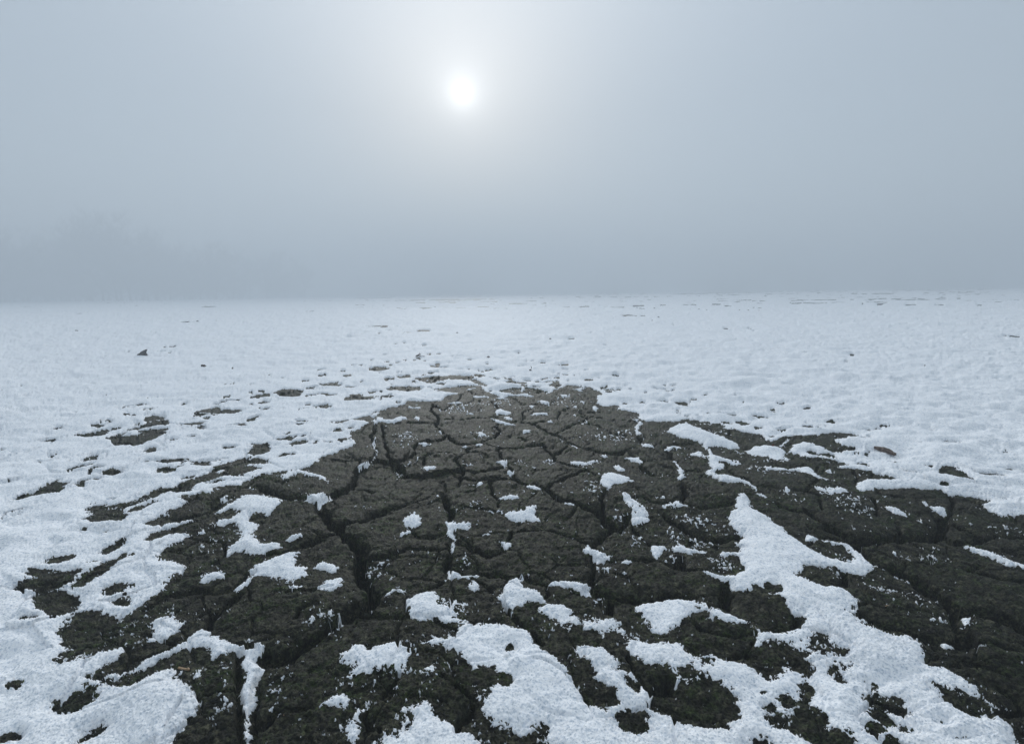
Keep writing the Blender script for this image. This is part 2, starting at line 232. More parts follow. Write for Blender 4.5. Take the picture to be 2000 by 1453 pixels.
# bare mud showing through snow (2-3 point entries are thin slits)
HOLE = """B:1600,1270 1650,1250 1740,1245 1720,1280 1640,1300
B:1660,1090 1700,1080 1690,1120
B:1355,705 1380,690 1405,705 1385,722
C:-87,1210 -77,1150 -27,1110 0,1095 100,1080 230,1065 300,1085 380,1130 370,1200 375,1240 340,1320 250,1300 100,1275 0,1225
C:-60,1010 -10,995 30,1040 20,1080 -40,1090
C:210,940 240,940 235,955
C:95,1000 140,990 140,1020 100,1030
C:820,830 860,795 895,810 870,850 870,890 840,880
C:915,955 960,980 1010,1050 970,1040 930,1000
C:1130,1125 1190,1145 1180,1160 1130,1150
C:1240,1190 1290,1170 1340,1220 1300,1225
C:1165,1210 1210,1205 1290,1275 1220,1270 1170,1240
C:1160,1280 1190,1300 1160,1310
C:1560,1135 1640,1170 1725,1230 1700,1245 1620,1200
C:580,1230 600,1280 680,1310 750,1350 830,1400 900,1437 950,1500 1150,1500 1100,1437 1000,1350 950,1340 870,1290 820,1240 780,1190 800,1150 770,1110 760,1170 710,1190 700,1260 650,1220
C:1230,1370 1300,1390 1390,1437 1400,1500 1240,1500 1240,1430
C:500,1390 560,1380 600,1437 600,1500 500,1500
C:570,1170 595,1160 595,1210 570,1200
A:105,575 200,540 300,510 430,490 380,540 320,580 240,600 170,590
A:180,625 260,600 330,595 430,635 420,680 360,710 300,720 210,690 220,660
A:410,565 500,500 600,440 690,400 670,420 560,500 450,565
A:565,370 600,345 690,310 710,320 650,355 590,380
A:600,570 640,550 680,545 660,575 620,580
A:620,630 720,620 715,640 650,640
A:110,750 200,730 190,740 120,752
A:520,435 570,415 560,430
A:575,255 625,235 600,250
A:450,230 490,225 470,237
A:485,100 530,80 590,85 580,110 680,130 695,160 680,190 590,190 530,195 495,170 520,150 500,130
A:610,90 700,80 800,50 850,20 930,0 945,15 880,40 800,75 740,95 680,105 620,105
A:720,135 760,110 850,92 860,105 800,130 730,143
A:95,60 180,30 290,0 350,-5 300,30 200,45 120,62
A:90,160 120,155
A:960,45 1000,20 1080,10 1060,35 980,50
A:465,1380 500,1350 560,1330 520,1370
D:665,725 700,700 780,670 860,640 930,635 945,655 870,680 800,700 790,730 760,750 690,765 670,755 720,735
D:885,630 920,600 1000,570 1080,545 1120,535 1090,550 1030,585 980,605 910,630
D:940,650 970,620 1060,570 1150,540 1190,560 1190,585 1100,585 1080,600 1140,605 1150,620 1080,640 1000,655
D:1110,515 1130,470 1170,465 1210,480 1200,505 1140,525
D:585,605 640,605 710,608 650,625 600,632
D:295,635 340,628 380,632 350,645
D:510,535 540,510 585,497 560,520
D:320,445 380,425 420,415 390,435 440,440 510,425 500,410 560,405 645,403 620,435 560,460 520,470 490,490 400,485 345,470
D:430,405 540,370 525,345 570,325 615,325 620,350 650,370 690,378 600,385 500,400
D:710,375 800,360 860,355 820,375 740,380
D:160,430 230,415 300,400 400,385 310,405 270,430 200,440
D:460,375 500,367
D:630,355 665,345
D:1255,445 1330,438 1375,437 1340,452 1270,452
D:1340,465 1420,452 1400,472 1350,475
D:1440,480 1480,455 1470,475
D:1395,435 1420,432
D:810,305 860,280 900,270 940,262 920,275 960,280 1070,280 1010,305 900,300
D:720,258 760,248 740,260
D:440,285 470,280
D:440,330 475,325
D:1110,215 1170,200 1220,200 1200,212 1140,220
D:1250,200 1290,183 1350,183 1405,187 1380,212 1310,212
D:1165,250 1185,235 1205,240 1190,252
D:1215,245 1250,235 1260,240
D:1400,275 1450,268
D:1495,150 1560,138 1600,135 1590,145 1620,155 1590,162 1530,158
D:1400,132 1445,129
D:1635,163 1690,160 1710,165 1660,170
D:1610,93 1660,88 1650,97
D:1665,42 1710,37
D:1770,58 1830,52 1885,55 1840,68 1780,65
D:1635,240 1680,220 1740,220 1750,238 1660,243
D:1830,220 1920,215 1900,228
D:1880,170 1950,150 2000,148 2060,165 2000,180 1930,175
D:1930,105 1990,98 1990,113
D:180,565 220,543 255,543 240,570 200,572
D:80,620 160,600 230,595 180,612 120,625
D:0,540 50,527 20,543
D:0,690 40,680 30,700 80,705 20,725 -30,745 -60,730
D:740,650 775,650
D:940,562 965,565
D:170,940 200,940 185,950
D:295,965 340,945 320,962
D:1565,358 1620,350 1660,353 1610,365
H:360,560 430,557 430,570 380,572
H:455,558 510,555 500,562
H:460,575 520,570 620,565 740,555 790,555 770,567 680,573 600,580 540,590 490,582
H:305,630 350,610 420,603 470,615 500,620 480,640 420,640 370,632 320,635
H:540,630 640,608 760,598 830,612 800,625 720,632 700,637
H:770,572 800,572 850,605 820,600
H:795,545 830,538 855,550 820,560
H:860,560 940,562 920,570
H:960,580 1000,570 1060,585 1080,595 1000,600
H:1065,568 1115,565 1100,577
H:975,553 1020,555
H:920,630 1000,625 1100,620 1200,630 1180,655 1090,645 1000,645 930,638
H:1170,576 1240,573 1220,580
H:1240,605 1215,600 1250,570 1265,600 1250,615
H:1205,553 1290,560
H:1280,545 1320,545
H:1420,570 1450,572
H:1480,610 1550,600 1500,617
H:1520,632 1560,634
H:1720,643 1760,640
H:1860,635 1910,635
H:1930,700 1980,710 1960,715
H:545,490 600,483 580,495 640,500 600,506 550,500
H:205,515 240,508 310,508 320,515 270,525
H:270,480 325,482
H:100,500 150,493 110,505
H:45,550 90,545 95,552
H:0,610 50,605 20,620 -40,615
H:65,622 140,620 100,628
H:270,437 300,437
H:340,376 360,377
H:430,390 450,387
H:385,370 408,371
H:490,386 525,384
H:465,452 510,455 480,458
H:500,465 520,467
H:550,420 570,422
H:525,435 550,434
H:385,470 420,470
H:570,432 605,430
H:180,280 240,276 330,283
H:250,288 320,283
H:350,281 370,282
H:290,303 330,305
H:255,321 272,321
H:400,315 500,312
H:440,305 560,303
H:115,160 180,160 235,163
H:250,162 270,162
H:750,460 780,461
H:820,516 850,520
H:685,510 700,513
H:705,515 730,516
H:1160,477 1190,480
H:1250,490 1310,488
H:1400,520 1430,520
H:1460,214 1530,215
H:1610,215 1650,217 1710,218 1700,223 1640,223
H:1715,222 1750,219
H:510,181 570,179
H:495,139 600,137
H:600,136 740,138
H:830,127 910,129
H:880,135 960,133
H:1040,150 1130,153
H:1140,152 1220,154
H:1300,170 1360,171
H:1530,177 1640,181
H:1690,181 1750,183
H:1310,348 1350,346
H:1510,384 1530,383
H:70,321 120,322
H:70,339 100,340
I:1000,95 1150,98
I:1150,97 1300,95
I:690,120 880,121
I:940,121 1015,119
I:230,144 330,147
I:330,146 435,146
I:410,168 500,174 640,172 520,177
I:1130,153 1250,157
I:1250,156 1400,156
I:1400,157 1580,160
I:840,152 870,150
I:700,147 790,149
I:310,294 350,295
I:470,304 508,305
I:455,287 480,288
I:250,127 380,128
I:500,140 560,141
I:960,177 1060,177
I:1730,182 1840,184
I:1730,161 1850,162
I:1150,203 1230,203
I:1900,183 1990,180
I:1370,68 1560,66
I:1400,80 1600,78
I:1600,70 1800,73
I:1870,62 2000,60
I:0,184 60,190
I:1880,337 1970,336
I:720,152 740,154
G:1005,656 1115,652
G:1690,598 1760,599
G:400,612 520,605
G:1100,570 1240,568
G:790,803 840,802 815,808
G:930,832 955,831
G:860,833 920,826
G:910,792 930,796
G:940,790 990,786
G:1395,1075 1450,1065 1510,1068 1450,1080
G:1010,1112 1040,1106
F:700,520 750,515 755,535 710,545
F:820,545 900,540 960,555 985,578 920,585 830,570
F:1080,560 1140,565 1130,580
F:1535,620 1600,605 1640,635 1700,685 1640,675 1540,645
F:1440,595 1480,600 1480,610
F:1370,620 1430,630
F:1250,560 1310,578
F:0,170 60,178 20,184
F:65,240 120,240 120,258 80,252
F:130,225 180,228
F:625,245 665,243 655,254
F:205,295 255,297 240,306
F:300,297 385,300 380,308 320,305
F:485,300 600,316 520,315
F:85,310 130,315 120,325
F:155,320 190,318
F:395,345 425,335 455,348 420,360
F:480,362 545,370 510,377
F:780,345 800,355
F:765,370 815,375 800,383 770,380
F:830,378 870,386
F:1530,685 1570,690 1550,697
F:1880,775 1915,778
F:130,350 200,352 260,372 190,375
F:330,345 360,352""".split('\n')
# dents in the snow (shallow, usually still white)
DENT = """F:1180,320 1230,315 1200,345|1
F:1730,245 1825,250|.8
F:1560,285 1640,285|.8
F:1290,290 1400,298|.6
F:890,350 1040,350|.8
F:330,245 400,268|.8
F:0,30 60,33|.4
I:180,500 240,497|.7
I:335,494 395,492|.7
I:455,478 500,476|.7
I:80,523 140,521|.7
I:600,463 670,463|.5
I:730,456 770,456|.6
I:1030,440 1070,441|.6
I:1180,435 1240,435|.7
I:1390,409 1425,410|.7
I:1310,422 1335,421|.5
I:1960,337 2000,340|.7
I:1470,348 1520,348|.6
D:1655,90 1700,92|.7
B:985,880 1010,960|1
C:915,640 980,685|1
E:1270,33 1340,30|.6
E:1400,110 1450,112|.6
D:740,650 800,645|.8
D:180,770 250,780|.8
D:820,455 850,462|.8
D:100,300 300,290|.4
D:400,135 520,125|.4""".split('\n')
# thin, half-melted snow: mud grains show through (x,y,rx,ry,amount)
SOFT = """A:420,1180,110,55,1
A:700,1080,90,40,.8
A:740,720,60,40,.8
A:300,425,130,40,.7
A:220,510,100,25,.8
A:40,1390,60,30,.8
A:90,1110,110,60,.4
A:520,1350,60,30,.7
A:1200,1260,70,50,1
A:1120,600,50,60,.4
A:1180,330,100,60,1
A:1100,950,60,40,.6
A:640,580,60,30,.6
A:330,1000,120,40,.3
A:1680,540,60,30,.7
B:620,680,60,40,.5
B:700,700,60,60,.5
B:480,1010,80,60,.9
B:850,1090,90,90,.8
B:960,1110,60,50,.6
B:990,920,60,50,.4
B:440,600,40,40,.9
B:1580,830,60,50,.7
B:1440,740,60,30,.5
B:1300,760,60,40,.4
B:920,590,40,40,.4
B:1560,1010,60,50,.4
B:740,1180,50,60,.8
B:1680,1330,90,60,.8
B:1660,1100,40,40,.6
B:100,1290,40,60,.6
B:420,1370,30,60,.6
C:590,560,60,30,.9
C:980,900,70,40,.8
C:1040,960,70,60,.5
C:1500,980,60,30,.8
C:700,1180,70,60,.8
C:820,1100,70,60,.6
C:1150,1080,60,40,.5
C:1290,1190,60,40,.7
C:1350,1330,80,40,.6
C:620,980,60,40,.6
C:520,1100,60,40,.3
C:1540,1310,60,40,.5
C:1650,1400,80,30,.6
C:1690,1190,60,40,.5
C:390,1230,40,50,.6
C:860,1260,60,50,.6
C:760,500,60,20,.3
F:950,770,120,40,.7
F:540,540,120,25,.7
F:720,530,40,20,.7
F:880,555,60,15,.6
F:500,620,90,40,.5
F:240,370,90,20,.7
D:860,930,60,30,.5
D:340,840,40,30,.8
D:820,1040,70,40,.8
D:1180,760,120,20,.4
D:500,780,60,20,.8
D:1690,230,60,20,.8
D:1780,225,40,10,.9
E:830,195,60,10,.8
E:1430,650,40,60,.9
H:250,281,80,8,.7
H:420,312,60,5,.8
H:690,562,70,8,.9
H:1020,592,50,8,.8
H:780,205,60,15,.4""".split('\n')
# frost dust lying on the slabs (x,y,rx,ry,amount)
DUST = """E:880,250,220,50,.75
E:1330,230,130,40,.8
E:1150,190,120,20,.7
E:1380,420,90,30,.6
F:560,380,120,20,.7
F:250,370,90,15,.8
E:700,280,130,40,1
E:620,290,60,30,.8
E:380,460,60,40,.8
E:490,440,120,30,.6
E:840,420,80,30,1
E:1020,430,60,30,.4
E:1560,430,160,40,1
E:1650,400,60,30,.8
E:1390,345,60,20,1
E:860,540,60,20,.6
E:760,595,60,15,1
E:1040,580,60,15,1
E:1120,595,40,10,1
E:1220,560,60,25,1
E:380,625,60,20,1
E:430,590,40,20,1
E:1450,730,60,60,1
E:1600,870,60,40,.9
E:780,830,80,30,.9
E:740,1120,40,25,1
E:240,1140,40,30,1
E:710,840,120,12,1
E:900,855,120,12,1
E:1270,920,30,30,.8
E:1830,780,80,15,.8
E:1750,630,50,20,.8
E:190,820,50,8,1
E:1300,240,80,20,.8
E:1200,240,60,15,.8
E:1000,180,150,20,.6
E:600,540,60,30,.5
E:560,290,60,60,.5
E:1900,960,80,50,.9
E:1700,990,50,40,.9
E:1620,930,60,40,.7
E:1940,1060,60,40,.8
E:1700,780,70,30,.5
E:980,870,60,20,.6
B:240,430,60,50,1
B:330,480,40,20,.6
B:500,360,140,40,.4
B:740,390,50,30,.9
B:1530,440,70,50,.9
B:1620,470,50,40,.7
B:1480,620,50,40,.8
B:1500,660,50,30,.5
B:1690,300,60,60,.6
B:360,1180,50,30,.8
B:640,1020,50,40,.8
B:780,1320,50,40,.7
B:60,680,90,40,.5
B:200,290,60,40,.3
C:160,180,120,40,1
C:300,220,90,30,.8
C:200,280,80,40,1
C:330,400,90,60,1
C:130,330,100,30,1
C:60,380,80,30,.8
C:1200,440,80,20,.9
C:1200,570,120,25,1
C:1340,490,90,20,.9
C:1040,530,60,40,.6
C:930,490,60,40,.7
C:1360,590,80,30,.7
C:1480,620,60,30,.7
C:1530,740,80,25,.9
C:1480,370,90,30,.9
C:1320,370,60,30,.7
C:1500,310,60,20,.7
C:1380,150,90,20,.5
C:1080,110,120,40,1
C:1020,60,160,30,1
C:690,40,80,30,.8
C:1440,720,60,20,.6
C:1700,900,100,15,.6
C:1250,650,90,20,.5
C:430,210,80,30,.5
C:1000,380,40,30,.7
F:1900,930,120,30,.8
F:1800,920,80,40,.5
F:1100,640,60,20,.6
F:520,610,120,30,.9
F:700,650,60,10,.8
F:300,400,90,25,.8
F:450,400,80,15,.7
F:380,500,70,25,.8
F:560,560,90,20,.7
F:740,780,60,30,.8
F:700,820,90,15,.5
F:950,440,90,10,.6
F:900,560,60,15,.7
F:60,870,60,15,.8
F:120,990,80,30,.6
A:1830,720,110,45,1
A:1740,750,60,30,1
A:1250,1240,60,60,1
A:1580,1020,60,40,.7
A:1480,1190,40,30,.6
A:1230,1020,20,60,.7
A:1560,870,50,20,.8
A:1180,310,120,60,.8
A:1200,430,80,40,.5
A:1120,1180,50,60,.5
A:950,740,40,40,.4
A:1300,1320,60,60,.5
A:1250,1060,60,60,.5
D:1980,450,90,60,.9
D:1920,620,60,30,.9
D:1740,820,60,8,.9
D:480,790,90,20,.9
D:880,1040,60,30,.7""".split('\n')
# drying cracks: crop, width class, polyline
CRACK = """E 2.6 215,440 225,480 240,520 215,570 160,620 120,670 60,730 0,760 -60,790
E 2 215,440 240,390 250,375 230,330
E 1.8 560,260 540,295 590,340 580,380 600,410 640,440 700,470 740,475 800,465 860,470
E 1.6 250,380 400,370 580,365
E 1.6 590,345 720,355 800,340 900,325 1000,340 1100,350 1180,395
E 1.5 740,475 830,460 900,430 940,400 900,380 960,350
E 1.5 1250,410 1330,370 1430,330 1360,310 1300,300
E 1.3 1120,355 1200,345 1260,320 1270,290
E 3 1180,395 1260,430 1310,460 1380,490 1500,515 1600,525 1640,500 1720,490
E 2.2 1720,350 1690,400 1720,440 1730,490 1820,490 1880,520 1920,570 1930,620 1960,670 1970,720 1940,770
E 2 860,470 920,490 1030,485 1100,475 1170,470 1200,500 1240,520 1240,550 1290,580 1400,610
E 1.5 1240,520 1280,500 1310,470
E 2 860,470 800,490 740,500 760,520 710,545 680,570 700,600 730,620 720,660 690,700 640,725 600,745
E 1.5 710,545 650,520 560,530 460,540 430,560 350,590 270,565 230,560
E 1.2 460,540 450,510 480,480 600,460 640,440
E 1.5 380,650 500,645 610,635 720,625
E 1.2 350,590 400,620 400,650
E 2.2 730,630 800,640 900,620 960,605 975,590 940,560 920,510 925,490
E 2.4 975,600 1000,640 1010,680 1060,700 1130,700 1170,730 1230,690 1330,650 1400,625 1450,640
E 1.4 730,670 800,690 870,680 1010,680
E 3.2 1170,730 1240,750 1280,790 1380,800 1440,830 1520,870 1560,905
E 1.4 1450,640 1500,700 1520,740 1500,790 1520,870
E 4 600,745 560,755 450,790 370,820 250,860 180,890 60,910 30,930
E 4.4 30,930 60,980 140,1030 170,1060
E 3 600,750 640,800 670,850 650,900 680,970 660,1030
E 1.2 100,715 180,720 230,740
E 1.2 740,745 800,740 830,700 900,690
E 1.6 440,960 480,990 560,985 640,965
E 1.2 700,990 800,1050 880,1085 950,1070 930,1030
E 1.2 1000,965 1100,950 1170,940 1260,950 1310,960 1400,1000 1450,1020
E 1.2 680,860 750,840 830,840 900,850
E 1.2 920,830 925,800 900,770 870,690
E 1.2 1310,880 1370,820
E 1.4 1940,770 1850,810 1790,800 1740,780
E 1.4 1790,640 1720,600 1710,560 1640,500
E 1.2 1790,640 1880,640 1930,620
E 1.3 660,200 720,190 700,230 620,290 560,260
E 1.2 740,160 800,200 760,240 700,260
E 1.2 930,215 1000,215 1060,250 1180,250 1240,225
E 1.2 900,325 920,270 880,230 760,225
E 1.2 1060,340 1060,290 1110,270 1180,250
E 1.2 1380,300 1440,320 1560,330 1690,340
E 1.2 1270,290 1340,270 1500,290 1380,300
E 1.2 1420,350 1500,380 1560,410 1640,420
E 1.2 1660,890 1700,930 1720,960 1760,990
E 1.1 980,430 1050,430 1080,450
E 1.1 510,600 515,560 560,530
E 1.1 760,520 850,530 870,545
B 4.4 170,350 150,430 160,500 190,540 240,600 300,592
B 4.8 240,600 200,670 120,720 40,780 0,810
B 3.2 660,330 640,400 640,440 640,500 560,560 500,590 420,590 300,592
B 3.6 640,440 700,460 760,480 840,480 960,490 1060,510 1150,520 1190,530
B 2.2 1190,530 1260,500 1380,490 1440,470 1460,420 1460,370 1500,390 1560,385 1640,390 1750,400 1800,395 1850,400 1960,430 2000,430
B 4.6 1440,560 1500,580 1560,590 1620,590 1700,600 1850,580 2000,590
B 3 1440,470 1440,560
B 2.6 1550,600 1550,660 1540,690
B 3.2 1460,330 1460,300 1500,250 1560,210 1640,190 1650,150
B 4 1300,75 1380,90 1470,120 1540,190 1600,210
B 1.6 1680,190 1700,240 1760,280 1800,330 1820,400
B 2.2 950,650 980,700 1010,730 1040,790 1120,850 1160,900
B 1.6 370,1080 360,1130 310,1190 290,1230
B 2 790,1240 770,1310 700,1360 690,1420
B 3 1760,1130 1830,1130 1890,1080
B 1.2 180,390 300,380 400,330 560,340 650,320
B 1.2 680,310 760,330 860,370 940,350 1000,240
B 1.4 780,520 850,560 890,600
B 1.3 690,830 560,780 400,770 260,760 100,740
B 1.3 1190,530 1210,600 1160,650
B 1.3 600,1100 680,1140 780,1230
B 1.3 200,1310 180,1350 210,1400 280,1430
B 1.3 1120,1000 1250,1040 1340,1100
B 1.3 1700,860 1640,960 1700,1060
A 4.2 1600,70 1660,75 1790,110 1830,190 1900,250 1950,290 2000,330
A 3 1910,260 1780,300 1680,340 1580,380 1500,385
A 3 1430,0 1510,30 1580,60 1650,75
A 1.4 1260,310 1250,360 1240,400 1190,430
A 2.4 1420,480 1380,500 1300,560 1230,580 1100,570 1000,590 900,600
A 3.2 1330,590 1260,650 1200,700 1170,750 1160,790
A 1.6 1600,590 1620,580 1700,590 1770,580 1860,560
A 5.4 2000,690 1940,730 1880,780 1800,830 1700,880 1600,950 1500,1000 1450,960
A 3.2 1490,1010 1440,1080 1420,1200 1400,1300 1400,1437 1400,1600
A 2.4 1330,930 1330,1150 1340,1300 1350,1437 1350,1600
A 1.8 1540,1320 1600,1300 1690,1290 1750,1280
A 3 1400,1300 1430,1360 1460,1375 1500,1350 1540,1320
A 1.4 1140,1190 1200,1170 1330,1150
A 1.3 1640,740 1660,700 1720,680
A 2.4 980,190 1060,180 1150,150 1230,110 1300,70
A 2 1450,960 1420,900 1340,880
A 1.3 820,830 900,860 960,870
A 1.4 900,600 860,640 800,680
A 1.3 1000,270 1100,290 1260,310
A 1.6 700,690 660,730
D 3 1130,720 1200,750 1280,790 1380,790
D 2.6 1690,680 1640,740 1560,780 1510,810
D 1.3 1500,560 1600,570 1720,570 1700,640
D 4 1500,810 1500,850 1560,920 1610,940
D 1.2 1840,385 1900,590 1970,600
C 3 0,150 60,190 140,230 230,250 300,270 420,270
C 2 140,270 130,300 60,330
C 3 105,-5 100,40 90,80 110,100 200,110 300,100 380,95
F 2.2 470,690 520,730 560,770 620,800 700,830
F 3 700,830 800,850 860,890 930,930
F 4.6 930,930 1000,970 1100,990 1200,980 1300,970 1400,955 1500,950
F 4 1500,950 1540,920 1540,870 1590,840
F 2.4 1590,840 1600,780 1590,740
F 3.4 1540,930 1580,970 1640,990 1750,990 1760,960
F 2.2 1750,990 1850,960 1950,970 2000,960 2200,950
F 2 1760,960 1700,930 1600,900
F 1.5 1760,970 1740,1010 1660,1000
C 2.5 780,290 900,260 1050,290
C 5 1050,290 1160,400 1250,420 1350,460 1450,530 1560,590 1620,650
C 4.6 1620,650 1720,660 1800,670 1900,690 1960,730 2000,760 2200,880
C 4.4 1620,650 1660,700 1650,780 1690,870 1640,880 1540,880
C 3.6 1540,880 1400,840 1320,810 1200,790 1100,740
C 1.6 1690,870 1800,880 1900,890 2000,900
C 2.6 1000,470 990,550 970,560
C 1.4 990,480 1160,460
C 2.2 100,430 100,360 60,400
C 2.2 0,400 60,410 140,440 220,450 300,480 350,500
C 4 350,520 330,580 330,640
C 3 600,780 700,770 750,740 730,670
C 1.5 750,740 800,740
C 2.2 500,830 470,880 440,910 340,930
C 2.2 1690,430 1720,440 1800,460 1900,490 2000,510 2200,540
C 1.6 1690,430 1760,410
C 2 1850,1130 1950,1190 2000,1250 1930,1270 1800,1270
C 1.6 1560,1010 1700,1000 1900,1060
C 1.4 1300,200 1340,260 1400,290
F 1.5 330,420 380,390
F 1.5 600,470 700,430
F 1.6 860,590 830,640 850,680 780,740 860,760
F 1.5 520,720 600,720 760,740
F 1.3 1040,600 1060,640 1060,690
F 1.4 1150,660 1160,620
F 1.4 870,830 870,790 860,760
F 1.6 1180,850 1190,810 1150,760
F 1.4 240,480 280,560 330,570
F 1.3 340,570 330,610 460,680
F 2 120,620 180,620 260,620
F 1.4 0,480 60,470 170,460 240,480
F 1.3 1180,720 1190,740 1320,760
F 2 105,640 120,620 0,600
F 1.3 700,465 640,480
C 1.3 1880,320 1960,350 2100,370
C 1.3 430,820 300,800 200,780 150,700""".split('\n')

# ------------------------------------------------------------------ the ground grid (fine near the viewer, coarser far off)
ys = list(np.arange(1500, 700, -1.75)) + list(np.arange(700, 600, -1.3)) + list(np.arange(600, 573.2, -0.8))
Drow = [H_CAM/math.tan(PITCH+math.atan((y-726.5)/F_PX)) for y in ys]
Drow = [d for d in Drow if d < 230] + [300, 400, 520]
near = []; d = Drow[0]; st = 0.004
while d > -2.2: st *= 1.22; st = min(st, 0.25); d -= st; near.append(d)
Dr = np.array(near[::-1]+Drow)
tt = list(np.arange(-1.04, 1.0401, 0.00185)); st = 0.00185; e = tt[-1]; ext = []
while e < 5: st *= 1.17 if e > 1.5 else 1.05; e += st; ext.append(e)
Tc = np.array([-v for v in ext[::-1]]+tt+ext)
scl = np.maximum(Dr*math.cos(PITCH)+H_CAM*math.sin(PITCH), 0.45)
nr, nc = len(Dr), len(Tc)
GX = scl[:, None]*Tc[None, :]; GY = np.repeat(Dr[:, None], nc, 1)
print('grid', nr, nc, nr*nc)
cellv = np.gradient(Dr)[:, None]*np.ones((1, nc))                  # row spacing in metres
ZB = swell(GX, GY)
far = smooth(2.5, 9, GY)                                           # 0 near, 1 far

# organic wobble for every traced line
w1 = 0.35+0.65*smooth(0.5, 2.0, GY)
WX = GX + w1*(0.010*vnoise(GX*14, GY*14, 3) + 0.005*vnoise(GX*41, GY*41, 4) + 0.0022*vnoise(GX*120, GY*120, 5))
WY = GY + w1*(0.010*vnoise(GX*14, GY*14, 6) + 0.005*vnoise(GX*41, GY*41, 7) + 0.0022*vnoise(GX*120, GY*120, 8))

fw = smooth(4, 25, GY)
WX += fw*0.35*vnoise(GX*0.8, GY*0.5, 14); WY += fw*(0.35*vnoise(GX*0.8, GY*0.5, 15)+0.12*vnoise(GX*3, GY*2, 16))
def sub(lo, hi, xlo, xhi):
    r0 = max(np.searchsorted(Dr, lo)-1, 0); r1 = min(np.searchsorted(Dr, hi)+1, nr)
    if r1 <= r0: return None
    smin = scl[r0:r1]
    a = np.min(xlo/smin); b = np.max(xhi/smin)
    a = min(a, np.min(xlo/smin)); 
    c0 = max(np.searchsorted(Tc, a)-1, 0); c1 = min(np.searchsorted(Tc, b)+1, nc)
    if c1 <= c0: return None
    return slice(r0, r1), slice(c0, c1)
def poly_sd(P, mrg):
    """signed distance (positive inside) to the outline, on the part of the grid near it"""
    lo = P.min(0)-mrg; hi = P.max(0)+mrg
    s = sub(lo[1], hi[1], lo[0], hi[0])
    if s is None: return None, None
    x = WX[s]; y = WY[s]; d2 = np.full(x.shape, 1e9); ins = np.zeros(x.shape, bool)
    Q = np.roll(P, -1, 0)
    for (ax, ay), (bx, by) in zip(P, Q):
        ex, ey = bx-ax, by-ay; l2 = ex*ex+ey*ey+1e-12
        t = np.clip(((x-ax)*ex+(y-ay)*ey)/l2, 0, 1)
        d2 = np.minimum(d2, (x-ax-t*ex)**2+(y-ay-t*ey)**2)
        if ay != by: ins ^= ((ay > y) != (by > y)) & (x < (bx-ax)*(y-ay)/(by-ay)+ax)
    return s, np.sqrt(d2)*np.where(ins, 1, -1)
def slit(pts, th):
    (x0, y0), (x1, y1) = pts[0], pts[-1]
    if len(pts) == 2:
        mx, my = (x0+x1)/2, (y0+y1)/2
        return [(x0, y0), (x0*.6+x1*.4, y0*.6+y1*.4-th/2), (x0*.3+x1*.7, y0*.3+y1*.7-th/2), (x1, y1), (x0*.3+x1*.7, y0*.3+y1*.7+th/2), (x0*.6+x1*.4, y0*.6+y1*.4+th/2)]
    return pts

# ---- snow field: positive inside snow, metres
SZ = 0.004
BIG = 30.0
main = []
for p in MAIN: main += parse(p)
Pm = world(main, SZ)
SN = np.full(GX.shape, BIG)
s_, sd = poly_sd(Pm, 0.4)
SN[s_] = np.minimum(SN[s_], -sd-0.003)
for h in HOLE:
    pts = parse(h)
    yc = sum(p[1] for p in pts)/len(pts)
    pts = slit(pts, 2.1 if yc > 640 else (1.1 if yc > 600 else 0.7))
    P = world(pts, SZ); mg = 0.05+0.08*P[:, 1].mean()
    s_, sd = poly_sd(P, mg)
    if s_ is None: continue
    SN[s_] = np.minimum(SN[s_], -sd-(0.0045 if len(parse(h)) > 3 else 0.0))
# thin broken streaks of bare ground far out on the open bed
fs = fbm(GX*0.13+5, GY*0.55, 1.0, 2, 301)+0.7*vnoise(GX*1.3, GY*1.1, 302)+0.5*vnoise(GX*0.02, GY*0.10, 303)
fs -= 3.0*(1-smooth(13, 19, GY))+0.50-0.30*smooth(0.0, 0.6, GX/np.maximum(GY, 1))+0.5*(1-smooth(13, 19, GY))+0.35*(1-smooth(-0.45, -0.1, GX/np.maximum(GY, 1)))
SN = np.minimum(SN, -fs*1.5)
# small melted gaps in the fringe of the snow cover
hp = vnoise(GX*7.5, GY*8.5, 701)+0.45*vnoise(GX*21, GY*24, 702)
bw = np.exp(-np.maximum(SN, 0)/0.40)*smooth(0.9, 1.8, GY)*(1-smooth(3.5, 6, GY))
SN = np.where(SN > 0.03, np.minimum(SN, (1.05-0.54*bw-hp)*0.10), SN)
hq = vnoise(GX*8+4, GY*7, 711)+0.5*vnoise(GX*23, GY*20, 712)
SN = np.where((SN < -0.012) & (SN > -0.35), np.maximum(SN, (hq-0.62-2.2*np.maximum(-SN-0.05, 0)-1.2*(1-smooth(1.7, 2.4, GY)))*0.06), SN)
PID = np.full(GX.shape, -1)
for i, (ps, lab) in enumerate(PATCH):
    P = world(parse(ps), SZ)
    s_, sd = poly_sd(P, 0.15)
    SN[s_] = np.maximum(SN[s_], sd-0.001)
    PID[s_] = np.where(sd > 0, i, PID[s_])
for h in HOLE[:18]:
    P = world(parse(h), SZ); s_, sd = poly_sd(P, 0.15)
    SN[s_] = np.minimum(SN[s_], -sd-0.005)

